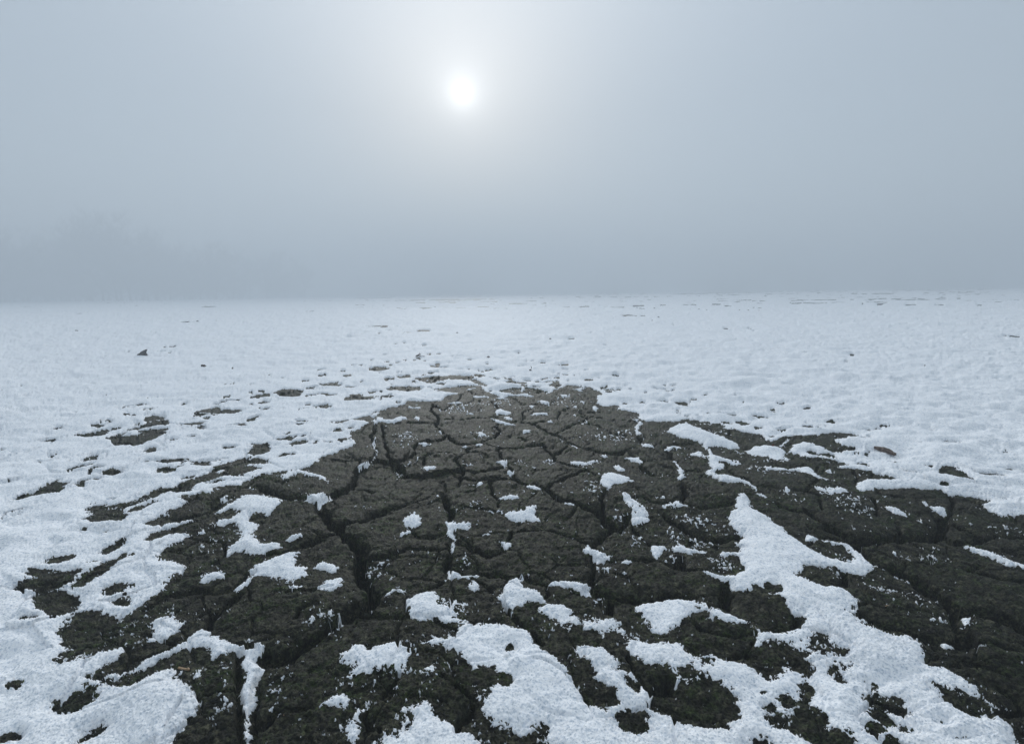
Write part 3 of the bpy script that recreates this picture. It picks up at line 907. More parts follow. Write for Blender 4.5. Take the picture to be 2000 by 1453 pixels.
def blobs(lst):
    F = np.zeros(GX.shape)
    for l in lst:
        t, r = l.split(':'); ox, oy = TILES[t]; x, y, rx, ry, a = map(float, r.split(','))
        cx, cy = ox+.35*x, oy+.35*y; rx *= .35; ry *= .35
        c = at(cx, cy); e1 = at(cx+rx, cy); e2 = at(cx, cy-ry); e3 = at(cx, cy+ry)
        RX = abs(e1[0]-c[0]); RY = abs(e2[1]-e3[1])/2
        s = sub(c[1]-3*RY, c[1]+3*RY, c[0]-3*RX, c[0]+3*RX)
        if s is None: continue
        q = ((WX[s]-c[0])/RX)**2+((WY[s]-c[1])/RY)**2
        F[s] = np.maximum(F[s], a*np.exp(-q*0.8))
    return F
QS = blobs(SOFT); QD = blobs(DUST)
DT = np.zeros(GX.shape)
for l in DENT:
    a, b = l.split('|'); P = world(slit(parse(a), 5), SZ)
    ctr = P.mean(0); s_, sd = poly_sd(P, 0.08*max(ctr[1], .8))
    if s_ is None: continue
    DT[s_] = np.maximum(DT[s_], float(b)*smooth(-0.02*ctr[1], 0.012*ctr[1], sd))

# ---- cracks
CD = np.full(GX.shape, 9.0); CW = np.full(GX.shape, 0.004)
best = np.full(GX.shape, 9.0)
for l in CRACK:
    t, w, r = l.split(' ', 2); w = float(w)
    P = world(parse(t+':'+r), 0.0)
    for k in range(len(P)-1):
        (ax, ay), (bx, by) = P[k], P[k+1]
        s = sub(min(ay, by)-.07, max(ay, by)+.07, min(ax, bx)-.07, max(ax, bx)+.07)
        if s is None: continue
        x = WX[s]; y = WY[s]; ex, ey = bx-ax, by-ay; l2 = ex*ex+ey*ey+1e-12
        tq = np.clip(((x-ax)*ex+(y-ay)*ey)/l2, 0, 1)
        dd = np.sqrt((x-ax-tq*ex)**2+(y-ay-tq*ey)**2)
        hw = 0.0018*w+0.0003+0.0021*max(w-2.4, 0)                                         # half width
        rel = dd/hw; k_ = (dd-hw) < best[s]
        best[s] = np.where(k_, dd-hw, best[s]); CW[s] = np.where(k_, hw, CW[s]); CD[s] = np.where(k_, dd, CD[s])
print('cracks done')
vd = voronoi(WX+0.02*vnoise(GX*7, GY*7, 41), WY+0.02*vnoise(GX*7, GY*7, 42), 0.17, 11)
vd2 = voronoi(WX+0.012*vnoise(GX*11, GY*11, 43), WY+0.012*vnoise(GX*11, GY*11, 44), 0.095, 23)
# outside the traced bare ground the cracks follow the same kind of network
s_, sdm = poly_sd(world(main, 0), 0.4); INM = np.full(GX.shape, -1.0); INM[s_] = sdm
wild = INM < -0.02
vw = 0.0030+0.0015*vnoise(GX*3, GY*3, 9)
use_v = wild & (vd-vw < best) & (GY < 12)
CD = np.where(use_v, vd, CD); CW = np.where(use_v, np.maximum(vw, .0012), CW)
wid = CW*(1+0.35*vnoise(GX*20, GY*20, 12)+0.25*vnoise(GX*70, GY*70, 13))
rim = 0.002+0.5*wid
depth = np.clip(0.012+CW*11, 0.018, 0.085)*(1-0.90*smooth(-0.035, 0.002, SN))
prof = 1-smooth(wid*0.55, wid+rim*0.45, CD)
round_ = np.exp(-np.maximum(CD-wid, 0)/(0.004+wid*0.9))
crack_z = -depth*prof-0.35*depth**1.0*0.35*round_
hair = smooth(0.2, 0.6, vnoise(GX*4.3, GY*4.3, 77)+0.42)           # hairline fissures, here and there
crack_z += -0.0085*hair*(1-smooth(0.0006, 0.0036, vd2))*(CD > 0.004)*(1-far)

# ---- slab labels by flood fill between cracks
R1 = int(np.searchsorted(Dr, 6.0)); open_ = (CD > wid+0.0045) & (np.arange(nr)[:, None] < R1)
lab = np.zeros(nr*nc, np.int32); op = open_.ravel(); nlab = 0
opl = op.tolist(); lb = [0]*(nr*nc); sizes = [0]
for s0 in np.flatnonzero(op).tolist():
    if lb[s0]: continue
    nlab += 1; lb[s0] = nlab; stack = [s0]; cnt = 0
    while stack:
        c = stack.pop(); cnt += 1; cc = c % nc
        if cc and opl[c-1] and not lb[c-1]: lb[c-1] = nlab; stack.append(c-1)
        if cc < nc-1 and opl[c+1] and not lb[c+1]: lb[c+1] = nlab; stack.append(c+1)
        if c >= nc and opl[c-nc] and not lb[c-nc]: lb[c-nc] = nlab; stack.append(c-nc)
        if c+nc < nr*nc and opl[c+nc] and not lb[c+nc]: lb[c+nc] = nlab; stack.append(c+nc)
    sizes.append(cnt)
LAB = np.array(lb, np.int32).reshape(nr, nc); sizes = np.array(sizes)
small = sizes[LAB] < 40; LAB[small] = 0
for it in range(40):
    z = LAB == 0; z[R1:] = False
    if not z.any(): break
    for ax, sh in ((0, 1), (0, -1), (1, 1), (1, -1)):
        r = np.roll(LAB, sh, ax); LAB = np.where((LAB == 0) & z, r, LAB)
LAB[R1:] = 0
print('labels', nlab)

# ---- mud surface
nl = nlab+1
off = rng.normal(0, 0.0022, nl); tx = rng.normal(0, 0.018, nl); ty = rng.normal(0, 0.018, nl); off[0] = 0; tx[0] = ty[0] = 0
cnt = np.bincount(LAB.ravel(), minlength=nl)+1e-9
mx = np.bincount(LAB.ravel(), GX.ravel(), nl)/cnt; my = np.bincount(LAB.ravel(), GY.ravel(), nl)/cnt
tilt = off[LAB]+np.clip(tx[LAB]*(GX-mx[LAB])+ty[LAB]*(GY-my[LAB]), -.006, .006)
relief = 0.0045*fbm(GX, GY, 9, 3, 50)+0.0030*fbm(GX, GY, 34, 3, 60)
rough = 0.0024*fbm(GX, GY, 95, 2, 70)+0.0019*vnoise(GX*230, GY*230, 75)+0.0010*vnoise(GX*430, GY*430, 76)+rng.normal(0, 0.00035, GX.shape)
und0 = 0.0210*fbm(GX, GY, 2.3, 2, 125)+0.0060*fbm(GX, GY, 7, 2, 128)+0.030*far*fbm(GX, GY, 1.4, 3, 126)+smooth(4, 20, GY)*(0.02*fbm(GX, GY, 0.9, 2, 140)+0.05*vnoise(GX*0.12, GY*0.2, 141))
crumb = np.abs(vnoise(GX*62+vnoise(GX*30, GY*30, 3), GY*62, 81))
def terr(f, seed, amp):
    q = vnoise(GX*f+0.6*vnoise(GX*f*2.3, GY*f*2.3, seed+3), GY*f*1.2, seed)
    return amp*(smooth(-0.04, 0.05, q)+0.7*smooth(0.38, 0.46, q)-0.5)
rough = rough+(terr(12, 402, 0.0026)+terr(29, 412, 0.0018))*(1-0.7*far)
rough = rough*(0.72-0.25*far)
pit = -0.0035*smooth(0.45, 0.9, vnoise(GX*38, GY*38, 85))
grow = np.clip(0.9+cellv*0, 0, 1)
MUD = ZB+und0+crack_z*(1-0.6*far)+tilt*(prof < .5)+relief+rough+pit-0.0022*(1-np.minimum(crumb*3, 1))
MUD += far*0.010*fbm(GX, GY, 1.3, 2, 90)

# ---- snow surface
gr = vnoise(GX*210, GY*210, 101)*0.6+vnoise(GX*420, GY*420, 102)*0.5+rng.normal(0, 0.35, GX.shape)
grn = np.clip(gr, -1.4, 1.4)
rag = 0.0024*grn+0.0030*vnoise(GX*85, GY*85, 103)+0.0035*vnoise(GX*36, GY*36, 104)
crk = np.exp(-np.maximum(CD-wid, 0)/0.006)*(1-far)
rag = rag*(1-0.7*crk); grn = grn*(1-0.7*crk)
s = SN+0.0015+rag*(1+2.2*QS)
# melted pits along the border zones, getting rarer outwards
bord = np.exp(-np.maximum(SN, 0)/0.5)
pn = vnoise(GX*6.5+3, GY*9, 110)+0.45*vnoise(GX*17, GY*22, 111)
pitf = smooth(0.52, 0.95, pn)*smooth(0.03, 0.10, SN)
T = 0.0085+0.013*smooth(0.04, 0.25, SN)+0.010*far+0.0035*vnoise(GX*3, GY*3, 112)
base = ZB+und0+0.9*relief+crack_z*(1-0.6*far)*(1-smooth(0.0, 0.05, SN))+tilt*(prof < .5)*(1-smooth(0.02, 0.10, SN))-0.0012-0.0042*np.clip(QS*1.2, 0, 1)*(1-far)
thick = T*(1-np.exp(-np.maximum(s, 0)/0.012))
und = np.maximum(0.0050*fbm(GX, GY, 6, 3, 120)+0.0007*vnoise(GX*26, GY*26, 127), -0.0035)
ridg = (1-np.abs(vnoise(GX*1.7, GY*3.1, 130)))**3*0.006
inner = smooth(0.0, 0.06, SN)
farw = smooth(5, 20, GY)
SNOW = base+thick*(1-1.12*np.clip(QS*1.1, 0, 1))+inner*(und+ridg)*(1-np.clip(QS*1.3, 0, 1))
sag = np.exp(-np.maximum(vd, 0)/0.012)*smooth(-0.1, 0.6, vnoise(GX*2.2, GY*2.2, 133)+0.25*np.exp(-np.maximum(SN,0)/.4))
SNOW -= inner*0.0050*sag*(GY < 9)
SNOW -= inner*pitf*0.014*(0.35+0.9*bord)
SNOW -= inner*0.0120*smooth(0.20, 0.75, vnoise(GX*5.2+9, GY*6.5, 134)+0.3*vnoise(GX*15, GY*15, 135))*(1-0.7*far)
inner2 = smooth(0.04, 0.5, SN)
SNOW += inner2*(0.006+0.016*fbm(GX, GY, 2.9, 2, 136)+0.0050*fbm(GX, GY, 8.5, 2, 137)*(1-smooth(3, 8, GY)))
SNOW += 0.05*smooth(4, 12, GY)*fbm(GX, GY, 0.8, 2, 138)*inner2
SNOW -= DT*0.009*np.clip(GY, .8, 4)/1.5
SNOW += 0.0010*grn*(1+1.7*np.clip(QS, 0, 1))*(1.3-1.1*smooth(1.0, 3, GY))*(0.75+0.6*vnoise(GX*3.3, GY*3.3, 151))
SNOW += 0.0006*vnoise(GX*90, GY*90, 150)
SNOW = np.where((SN > 0.020) & (QS < 0.35), np.maximum(SNOW, MUD+0.0012), SNOW)
neg = s < 0
SNOW = np.where(neg, base+np.maximum(s*9.0, -0.035), SNOW)
keep = (s > -0.013-0.0*cellv)
# frost dust
lowd = smooth(0.15, 0.75, vnoise(GX*5.1, GY*5.1, 160)+0.4*vnoise(GX*15, GY*15, 161))*0.42
edge = np.exp(-np.maximum(-SN, 0)/0.016)*smooth(-0.15, 0.5, vnoise(GX*9, GY*9, 163))*0.85
dn = np.clip(np.maximum(np.maximum(QD, lowd), edge), 0, 1)*(GY < 7)
g2 = vnoise(GX*110, GY*110, 170)*0.6+vnoise(GX*270, GY*270, 171)*0.42+0.25*vnoise(GX*48, GY*48, 172)+rng.normal(0, .10, GX.shape)
thr = 0.62-0.62*dn
dustz = MUD+np.clip((g2-thr)*0.02, -0.004, 0.0030)
isd = (g2 > thr) & (prof < 0.35) & (SN < 0.003)
SNOW = np.where(isd & (dustz > SNOW), dustz, SNOW)
# next to dust grains the sheet dips just under the mud
vis = (SNOW > MUD+0.0001) & (keep | isd)

# ------------------------------------------------------------------ materials
def mat(name):
    mt = bpy.data.materials.new(name); mt.use_nodes = True; t = mt.node_tree; b = t.nodes['Principled BSDF']; return mt, t, b
def noise(t, sc, det=2, rgh=.55):
    geo = t.nodes.get('GEO') or t.nodes.new('ShaderNodeNewGeometry'); geo.name = 'GEO'
    n = t.nodes.new('ShaderNodeTexNoise'); n.inputs['Scale'].default_value = sc; n.inputs['Detail'].default_value = det
    n.inputs['Roughness'].default_value = rgh; t.links.new(geo.outputs['Position'], n.inputs['Vector']); return n.outputs['Fac']
def ramp(t, fac, stops):
    r = t.nodes.new('ShaderNodeValToRGB'); el = r.color_ramp.elements
    while len(el) < len(stops): el.new(.5)
    for e_, (p, c) in zip(el, stops): e_.position = p; e_.color = (*c, 1)
    t.links.new(fac, r.inputs[0]); return r.outputs[0]
def mixc(t, fac, a, b, mode='MIX'):
    n = t.nodes.new('ShaderNodeMix'); n.data_type = 'RGBA'; n.blend_type = mode
    for k, v in ((0, fac), (6, a), (7, b)):
        if hasattr(v, 'is_output'): t.links.new(v, n.inputs[k])
        else: n.inputs[k].default_value = v if k == 0 else (*v, 1)
    return n.outputs[2]
def bump(t, b, h, dist, strength=1.0, prev=None):
    n = t.nodes.new('ShaderNodeBump'); n.inputs['Distance'].default_value = dist; n.inputs['Strength'].default_value = strength
    t.links.new(h, n.inputs['Height'])
    if prev: t.links.new(prev, n.inputs['Normal'])
    return n.outputs[0]

M_mud, t, b = mat('dark damp mud')
c = ramp(t, noise(t, 45, 4), [(0.3, (0.0115, 0.0118, 0.0075)), (0.52, (0.0225, 0.0225, 0.0145)), (0.72, (0.047, 0.046, 0.032))])
gf = ramp(t, noise(t, 9, 3), [(0.42, (0, 0, 0)), (0.60, (1, 1, 1))])
gf2 = ramp(t, noise(t, 60, 3), [(0.42, (0, 0, 0)), (0.62, (1, 1, 1))])
moss = mixc(t, 1.0, gf, gf2, 'MULTIPLY')
c = mixc(t, moss, c, (0.019, 0.028, 0.009))
for sc_n, a_, b_ in ((48, .62, 1.45), (125, .45, 1.75), (290, .40, 1.9)):
    c = mixc(t, 1.0, c, ramp(t, noise(t, sc_n, 1, .5), [(0.34, (a_, a_, a_)), (0.66, (b_, b_, b_*.97))]), 'MULTIPLY')
t.links.new(c, b.inputs['Base Color']); b.inputs['Roughness'].default_value = 0.6; b.inputs['Specular IOR Level'].default_value = 0.12
n1 = bump(t, b, noise(t, 200, 4, .7), 0.007, 1.0)
t.links.new(bump(t, b, noise(t, 900, 2), 0.0012, 0.8, n1), b.inputs['Normal'])

M_snow, t, b = mat('coarse old snow')
c = ramp(t, noise(t, 300, 1, .5), [(0.30, (0.60, 0.65, 0.70)), (0.45, (0.91, 0.93, 0.955)), (0.66, (0.98, 0.985, 0.99))])
c = mixc(t, 1.0, c, ramp(t, noise(t, 140, 1, .5), [(0.30, (0.72, .76, .81)), (0.47, (.98, .98, .99)), (.7, (1, 1, 1))]), 'MULTIPLY')
t.links.new(c, b.inputs['Base Color']); b.inputs['Roughness'].default_value = 0.75; b.inputs['Specular IOR Level'].default_value = 0.07
n1 = bump(t, b, noise(t, 260, 1, .5), 0.0016, 0.5)
t.links.new(n1, b.inputs['Normal'])

# ------------------------------------------------------------------ mesh extraction
col = S.collection
VX = np.arange(nr*nc).reshape(nr, nc)
quads = np.stack([VX[:-1, :-1], VX[:-1, 1:], VX[1:, 1:], VX[1:, :-1]], -1).reshape(-1, 4)
def build(name, fq, Z, material, parent=None, centre=True):
    """one mesh object from the chosen grid quads"""
    idx, inv = np.unique(fq.ravel(), return_inverse=True)
    co = np.stack([GX.ravel()[idx], GY.ravel()[idx], Z.ravel()[idx]], -1)
    o3 = np.array([co[:, 0].mean(), co[:, 1].mean(), 0.0]) if centre else np.zeros(3)
    co = co-o3
    me = bpy.data.meshes.new(name); nf = len(fq)
    me.vertices.add(len(co)); me.vertices.foreach_set('co', co.astype(np.float32).ravel())
    me.loops.add(nf*4); me.loops.foreach_set('vertex_index', inv.astype(np.int32).ravel())
    me.polygons.add(nf); me.polygons.foreach_set('loop_start', np.arange(0, nf*4, 4, dtype=np.int32))
    me.polygons.foreach_set('use_smooth', np.ones(nf, bool))
    me.update(calc_edges=True); me.materials.append(material)
    o = bpy.data.objects.new(name, me); col.objects.link(o); o.location = o3
    if parent: o.parent = parent
    return o
def tag(o, label=None, cat=None, group=None, kind=None):
    for k, v in (('label', label), ('category', cat), ('group', group), ('kind', kind)):
        if v: o[k] = v
    return o

ql = LAB.ravel()[quads[:, 0]]
covered = ~((MUD+0.0 > SNOW) | ~vis)
expo = (~covered).ravel()[quads[:, 0]]
infr = (np.abs((GX/np.maximum(scl[:, None], .1))) < 1.03).ravel()[quads[:, 0]] & (GY > 0.56).ravel()[quads[:, 0]]
score = np.bincount(ql, expo & infr, nl); score[0] = 0
cand = [i for i in np.argsort(-score)[:290] if score[i] > 45]
issl = np.zeros(nl, bool); issl[cand] = True
bed = build('lake_bed', quads[~issl[ql]], MUD, M_mud, centre=False); tag(bed, 'dark cracked mud of the dry lake bed, reaching to the foggy horizon', kind='structure')
order = np.argsort(ql, kind='stable'); sq = ql[order]
for i in cand:
    a, b_ = np.searchsorted(sq, [i, i+1])
    build('mud_slab', quads[order[a:b_]], MUD, M_mud, bed)
print('slabs', len(cand))

# snow: the wide cover, the separate patches, the loose crumbs
mudv = MUD.ravel(); v = vis.ravel()
fk = v[quads].any(1)
fk &= ~((~keep & ~isd).ravel()[quads].all(1))
SW = SNOW.copy()
dr_ = np.zeros_like(MUD)
for ax_, sh_ in ((0, 1), (0, -1), (1, 1), (1, -1)): dr_ = np.maximum(dr_, np.abs(MUD-np.roll(MUD, sh_, ax_)))
SW = np.where(vis, SNOW, np.minimum(SNOW, MUD-0.0035-2.5*np.maximum(dr_-0.002, 0)*(1-far)))
# never span open cracks: cells that are not snow sink well under the mud beside them
fq = quads[fk]
# connected components of visible snow
vl = vis.ravel().tolist(); lb = [0]*(nr*nc); comp = 0; csz = [0]
for s0 in np.flatnonzero(vis.ravel()).tolist():
    if lb[s0]: continue
    comp += 1; lb[s0] = comp; stack = [s0]; cnt_ = 0
    while stack:
        c = stack.pop(); cnt_ += 1; cc = c % nc
        if cc and vl[c-1] and not lb[c-1]: lb[c-1] = comp; stack.append(c-1)
        if cc < nc-1 and vl[c+1] and not lb[c+1]: lb[c+1] = comp; stack.append(c+1)
        if c >= nc and vl[c-nc] and not lb[c-nc]: lb[c-nc] = comp; stack.append(c-nc)
        if c+nc < nr*nc and vl[c+nc] and not lb[c+nc]: lb[c+nc] = comp; stack.append(c+nc)
    csz.append(cnt_)
SL = np.array(lb, np.int64); csz = np.array(csz)
fcomp = SL[fq].max(1)
bigc = int(np.argmax(csz))
kindc = np.zeros(comp+1, int)-2                                    # -2 crumbs, -1 cover, >=0 patch
kindc[bigc] = -1
pid = PID.ravel(); ok = (SL > 0) & (pid >= 0)
code = SL[ok]*1000+pid[ok]; uq, uc = np.unique(code, return_counts=True)
bestp = {}
for c_, n_ in zip(uq.tolist(), uc.tolist()):
    k, p_ = divmod(c_, 1000)
    if n_ > bestp.get(k, (0, 0))[0]: bestp[k] = (n_, p_)
for k, (n_, p_) in bestp.items():
    if k == bigc or csz[k] < 30: continue
    kindc[k] = p_
for k in np.flatnonzero(csz > 1500): 
    if kindc[k] == -2: kindc[k] = -1
fkind = kindc[fcomp]
cover = build('snow_cover', fq[fkind == -1], SW, M_snow, centre=False); tag(cover, 'wide sheet of white old snow over the lake bed', kind='structure')
print('patches:')
crumb_mask = fkind == -2
done = 0
merged = {}
for i, (ps, labl) in enumerate(PATCH):
    k = i
    if labl in (None,): crumb_mask |= fkind == i; continue
    if labl == 'FRONT': merged.setdefault('F', []).append(i); continue
    fm = fkind == i
    if fm.sum() < 20: crumb_mask |= fm; continue
    cc_, cn_ = np.unique(fcomp[fm], return_counts=True); print(labl[:40], dict(zip(cc_.tolist(), cn_.tolist())) if len(cc_) > 1 else cn_[0])
    main_ = cc_[np.argmax(cn_)]; crumb_mask |= fm & (fcomp != main_); fm &= fcomp == main_
    o = build('snow_patch', fq[fm], SW, M_snow); tag(o, labl, 'snow patch', 'snow patches lying on the bare mud'); done += 1
o = build('snow_crumbs', fq[crumb_mask], SW, M_snow, centre=False); tag(o, 'white frost crumbs sprinkled over the dark mud slabs', kind='stuff')
print('patches', done, 'comps', comp, 'crumb faces', crumb_mask.sum())

# ------------------------------------------------------------------ small things
def surf(X, Y):
    r = min(max(np.searchsorted(Dr, Y), 0), nr-1); c = min(max(np.searchsorted(Tc, X/scl[r]), 0), nc-1)
    return float(max(MUD[r, c], SW[r, c] if vis[r, c] else -9))
def simple(name, bmv, faces, material, parent=None, loc=(0, 0, 0), sm=False):
    me = bpy.data.meshes.new(name); me.from_pydata(bmv, [], faces); me.materials.append(material); me.update()
    if sm: me.polygons.foreach_set('use_smooth', [True]*len(me.polygons))
    o = bpy.data.objects.new(name, me); col.objects.link(o); o.location = loc
    if parent: o.parent = parent
    return o
def tubes(paths, nside=6):
    V = []; Fc = []
    for pts, rad in paths:
        pts = [Vector(p) for p in pts]; b0 = len(V)
        for i, p in enumerate(pts):
            d_ = (pts[min(i+1, len(pts)-1)]-pts[max(i-1, 0)]).normalized()
            u_ = d_.cross(Vector((0.3, 0.2, 1))).normalized() if abs(d_.z) < .95 else d_.cross(Vector((1, 0, 0))).normalized()
            w_ = d_.cross(u_)
            for k in range(nside):
                a = 2*math.pi*k/nside; V.append(tuple(p+(u_*math.cos(a)+w_*math.sin(a))*rad[i]))
        for i in range(len(pts)-1):
            for k in range(nside):
                k2 = (k+1) % nside; Fc.append((b0+i*nside+k, b0+i*nside+k2, b0+(i+1)*nside+k2, b0+(i+1)*nside+k))
        Fc.append(tuple(b0+k for k in range(nside))[::-1]); e0 = b0+(len(pts)-1)*nside; Fc.append(tuple(e0+k for k in range(nside)))
    return V, Fc
def flatmat(name, c1, c2, sc, r=.8):
    mt, t, b = mat(name); cc = ramp(t, noise(t, sc, 3), [(.35, c1), (.65, c2)]); t.links.new(cc, b.inputs['Base Color']); b.inputs['Roughness'].default_value = r
    t.links.new(bump(t, b, noise(t, sc*2, 3), 0.3/sc, .5), b.inputs['Normal']); return mt
M_bark = flatmat('grey bark', (0.035, 0.03, 0.026), (0.07, 0.06, 0.05), 12)
M_stick = flatmat('pale dry stalk', (0.30, 0.19, 0.10), (0.50, 0.34, 0.20), 300, .6)
M_wood = flatmat('weathered driftwood', (0.04, 0.03, 0.024), (0.14, 0.10, 0.08), 160, .8)
M_leaf = flatmat('rusty dead leaf', (0.10, 0.028, 0.015), (0.20, 0.06, 0.03), 220, .7)
M_twig = flatmat('dark wet twig', (0.03, 0.02, 0.015), (0.06, 0.04, 0.03), 200, .7)
M_stone = flatmat('dark slate', (0.035, 0.036, 0.037), (0.06, 0.06, 0.06), 60, .75)

# pale stalk bit on the lower left mud
X, Y = at(360, 1309); z = surf(X, Y)+0.002; sc_ = 1/F_PX*math.hypot(Y, .6)
L_ = 22*sc_
V, Fc = tubes([([(-L_*.5, .12*L_, .001), (-L_*.2, .04*L_, .0012), (L_*.15, -.03*L_, .001), (L_*.28, -.06*L_, .0012)], [.0018, .0017, .0015, .0017]),
               ([(L_*.24, -.07*L_, .001), (L_*.34, -.09*L_, .0016), (L_*.5, -.15*L_, .001)], [.0018, .0030, .0012])], 8)
tag(simple('dry_stalk', V, Fc, M_stick, loc=(X, Y, z), sm=True), 'short tan stalk with a knob, lying on mud beside snow at lower left', 'twig')
# thin straws
for px, py, dx, dy, lab_ in ((556, 1418, 9, -12, 'tiny pale straw on the mud near the bottom edge, left of centre'), (1728, 1193, 8, -5, 'tiny tan straw on the frosted slab right of the big snow tongue'),
                             (1176, 1189, 7, -4, 'tiny brown needle on the mud above the front snow drift')):
    X, Y = at(px, py); X2, Y2 = at(px+dx, py+dy); z = surf(X, Y)+.0015; z2 = surf(X2, Y2)+.002
    V, Fc = tubes([([(0, 0, 0), ((X2-X)*.5, (Y2-Y)*.5, (z2-z)*.5+.0015), (X2-X, Y2-Y, z2-z)], [.0006, .0008, .0004])], 5)
    tag(simple('straw', V, Fc, M_stick, loc=(X, Y, z), sm=True), lab_, 'straw')
# driftwood sliver half sunk in the snow
X, Y = at(1708, 877); X2, Y2 = at(1748, 891); z = surf(X, Y)
V = []; n_ = 9; random.seed(4)
for i in range(n_):
    f = i/(n_-1); w_ = (.0065*math.sin(math.pi*min(max(f, .06), .94))**.6+.002)*(1+random.uniform(-.25, .25)); hh = .008*math.sin(math.pi*min(max(f, .08), .92))+.001
    px_, py_ = (X2-X)*f, (Y2-Y)*f
    ux, uy = -(Y2-Y), (X2-X); l_ = math.hypot(ux, uy); ux /= l_; uy /= l_
    for (a, h_) in ((-1, -.006), (-.9, hh*.5), (-.3, hh*random.uniform(.9, 1.2)), (.2, hh*random.uniform(.6, .9)), (.8, hh*random.uniform(.8, 1.1)), (1, -.006)):
        V.append((px_+ux*a*w_, py_+uy*a*w_, h_))
Fc = [(i*6+k, i*6+k+1, (i+1)*6+k+1, (i+1)*6+k) for i in range(n_-1) for k in range(5)]+[(5, 4, 3, 2, 1, 0), tuple((n_-1)*6+k for k in range(6))]+[(i*6+5, i*6, (i+1)*6, (i+1)*6+5) for i in range(n_-1)]
tag(simple('driftwood_piece', V, Fc, M_wood, loc=(X, Y, z+.002)), 'sliver of brown driftwood half sunk in snow at the right', 'driftwood')
# rusty leaf standing on edge
X, Y = at(1509, 864); z = surf(X, Y); q = .0125/9*math.hypot(Y, .6)/1.0
outl = [(0, 0), (.5, .35), (1.0, .95), (1.05, 1.6), (.75, 2.0), (.45, 1.75), (.1, 1.35), (-.3, 1.25), (-.75, 1.35), (-1.0, 1.1), (-.6, .55)]
V = [(x*q*3.4, .0015*math.sin(x*2)+0.35*y*q*3, y*q*3.2) for x, y in outl]; V2 = [(x, y+.0006, z_) for x, y, z_ in V]; n_ = len(V)
Fc = [tuple(range(n_)), tuple(range(2*n_-1, n_-1, -1))]+[(i, (i+1) % n_, n_+(i+1) % n_, n_+i) for i in range(n_)]
lf = simple('dead_leaf', V+V2, Fc, M_leaf, loc=(X, Y, z-.001)); tag(lf, 'small rust-red leaf standing in the gap between slabs at upper right', 'leaf')
# fin of stone
def solid_outline(name, pts, depth, material, px, py, lean=0.0):
    X, Y = at(px, py); z = surf(X, Y); k = math.hypot(Y, .6)/F_PX; n = len(pts)
    cx = sum(p[0] for p in pts)/n; cz = sum(p[1] for p in pts)/n
    V = []
    for (sy, ins) in ((-.5, .72), (-.22, 1.0), (.22, 1.0), (.5, .7)):
        for (x, y) in pts: V.append(((cx+(x-cx)*ins)*k, sy*depth+lean*y*k, (y if y <= 0 else cz+(y-cz)*ins)*k))
    Fc = [tuple(range(n))]+[(r*n+i, r*n+(i+1) % n, (r+1)*n+(i+1) % n, (r+1)*n+i) for r in range(3) for i in range(n)]+[tuple(range(4*n-1, 3*n-1, -1))]
    Fc[0] = Fc[0]
    return simple(name, V, [f[::-1] for f in Fc], material, loc=(X, Y, z))
fin = solid_outline('stone_shard', [(-11, -2), (10.5, -2), (10, .6), (8, 2.5), (7.4, 5), (8.8, 8), (9, 9.6), (7.4, 10.2), (4.5, 8.8), (1, 7.2), (-2.2, 5.6), (-4.2, 3.2), (-8, 1.4)], .03, M_stone, 278, 698.5, .25)
tag(fin, 'dark fin-shaped stone shard standing up from the snow at left', 'stone')
c_ = solid_outline('mud_clod', [(-4, -2), (6, -2), (5, .6), (3.6, 2), (2.6, 3.4), (.8, 3.6), (-.6, 1.6), (-2, 3.6), (-3.2, 3.8), (-4, 2)], .025, M_twig, 397.5, 719)
tag(c_, 'little two-humped dark clod in the snow right of the stone shard', 'clod')
# curled twigs
for px, py, k_, lab_ in ((1036.5, 727, 1, 'tiny curved twig standing in snow above the centre of the mud'), (1805.5, 717, .5, 'tiny stub of a twig poking from open snow at right')):
    X, Y = at(px, py); z = surf(X, Y); q = math.hypot(Y, .6)/F_PX
    V, Fc = tubes([([(-3*q*k_, 0, 0), (0, 0, 1.2*q*k_), (1.6*q*k_, 0, 4*q*k_), (1.2*q*k_, 0, 6.5*q*k_), (-.2*q, 0, 8.2*q*k_)], [1.0*q, .9*q, .7*q, .6*q, .4*q]), ([(-1*q, 0, -.5*q), (3*q*k_, 0, -.2*q)], [.8*q, .5*q])], 6)
    tag(simple('twig', V, Fc, M_twig, loc=(X, Y, z), sm=True), lab_, 'twig')
X, Y = at(818, 699); z = surf(X, Y); q = math.hypot(Y, .6)/F_PX
V, Fc = tubes([([(-6*q, 0, .3*q), (-2*q, 0, 1.6*q), (2*q, 0, 3.4*q), (2.3*q, 0, 6.2*q)], [.8*q, 1.2*q, 1.5*q, .8*q]), ([(2*q, 0, 3*q), (4.4*q, 0, 3.4*q)], [1.3*q, .7*q]), ([(-6*q, 0, .2*q), (1*q, .01, -.6*q), (11*q, .02, -.7*q)], [.7*q, .8*q, .5*q])], 6)
tag(simple('forked_twig', V, Fc, M_twig, loc=(X, Y, z), sm=True), 'small dark forked stick resting on snow above left of the mud', 'twig')
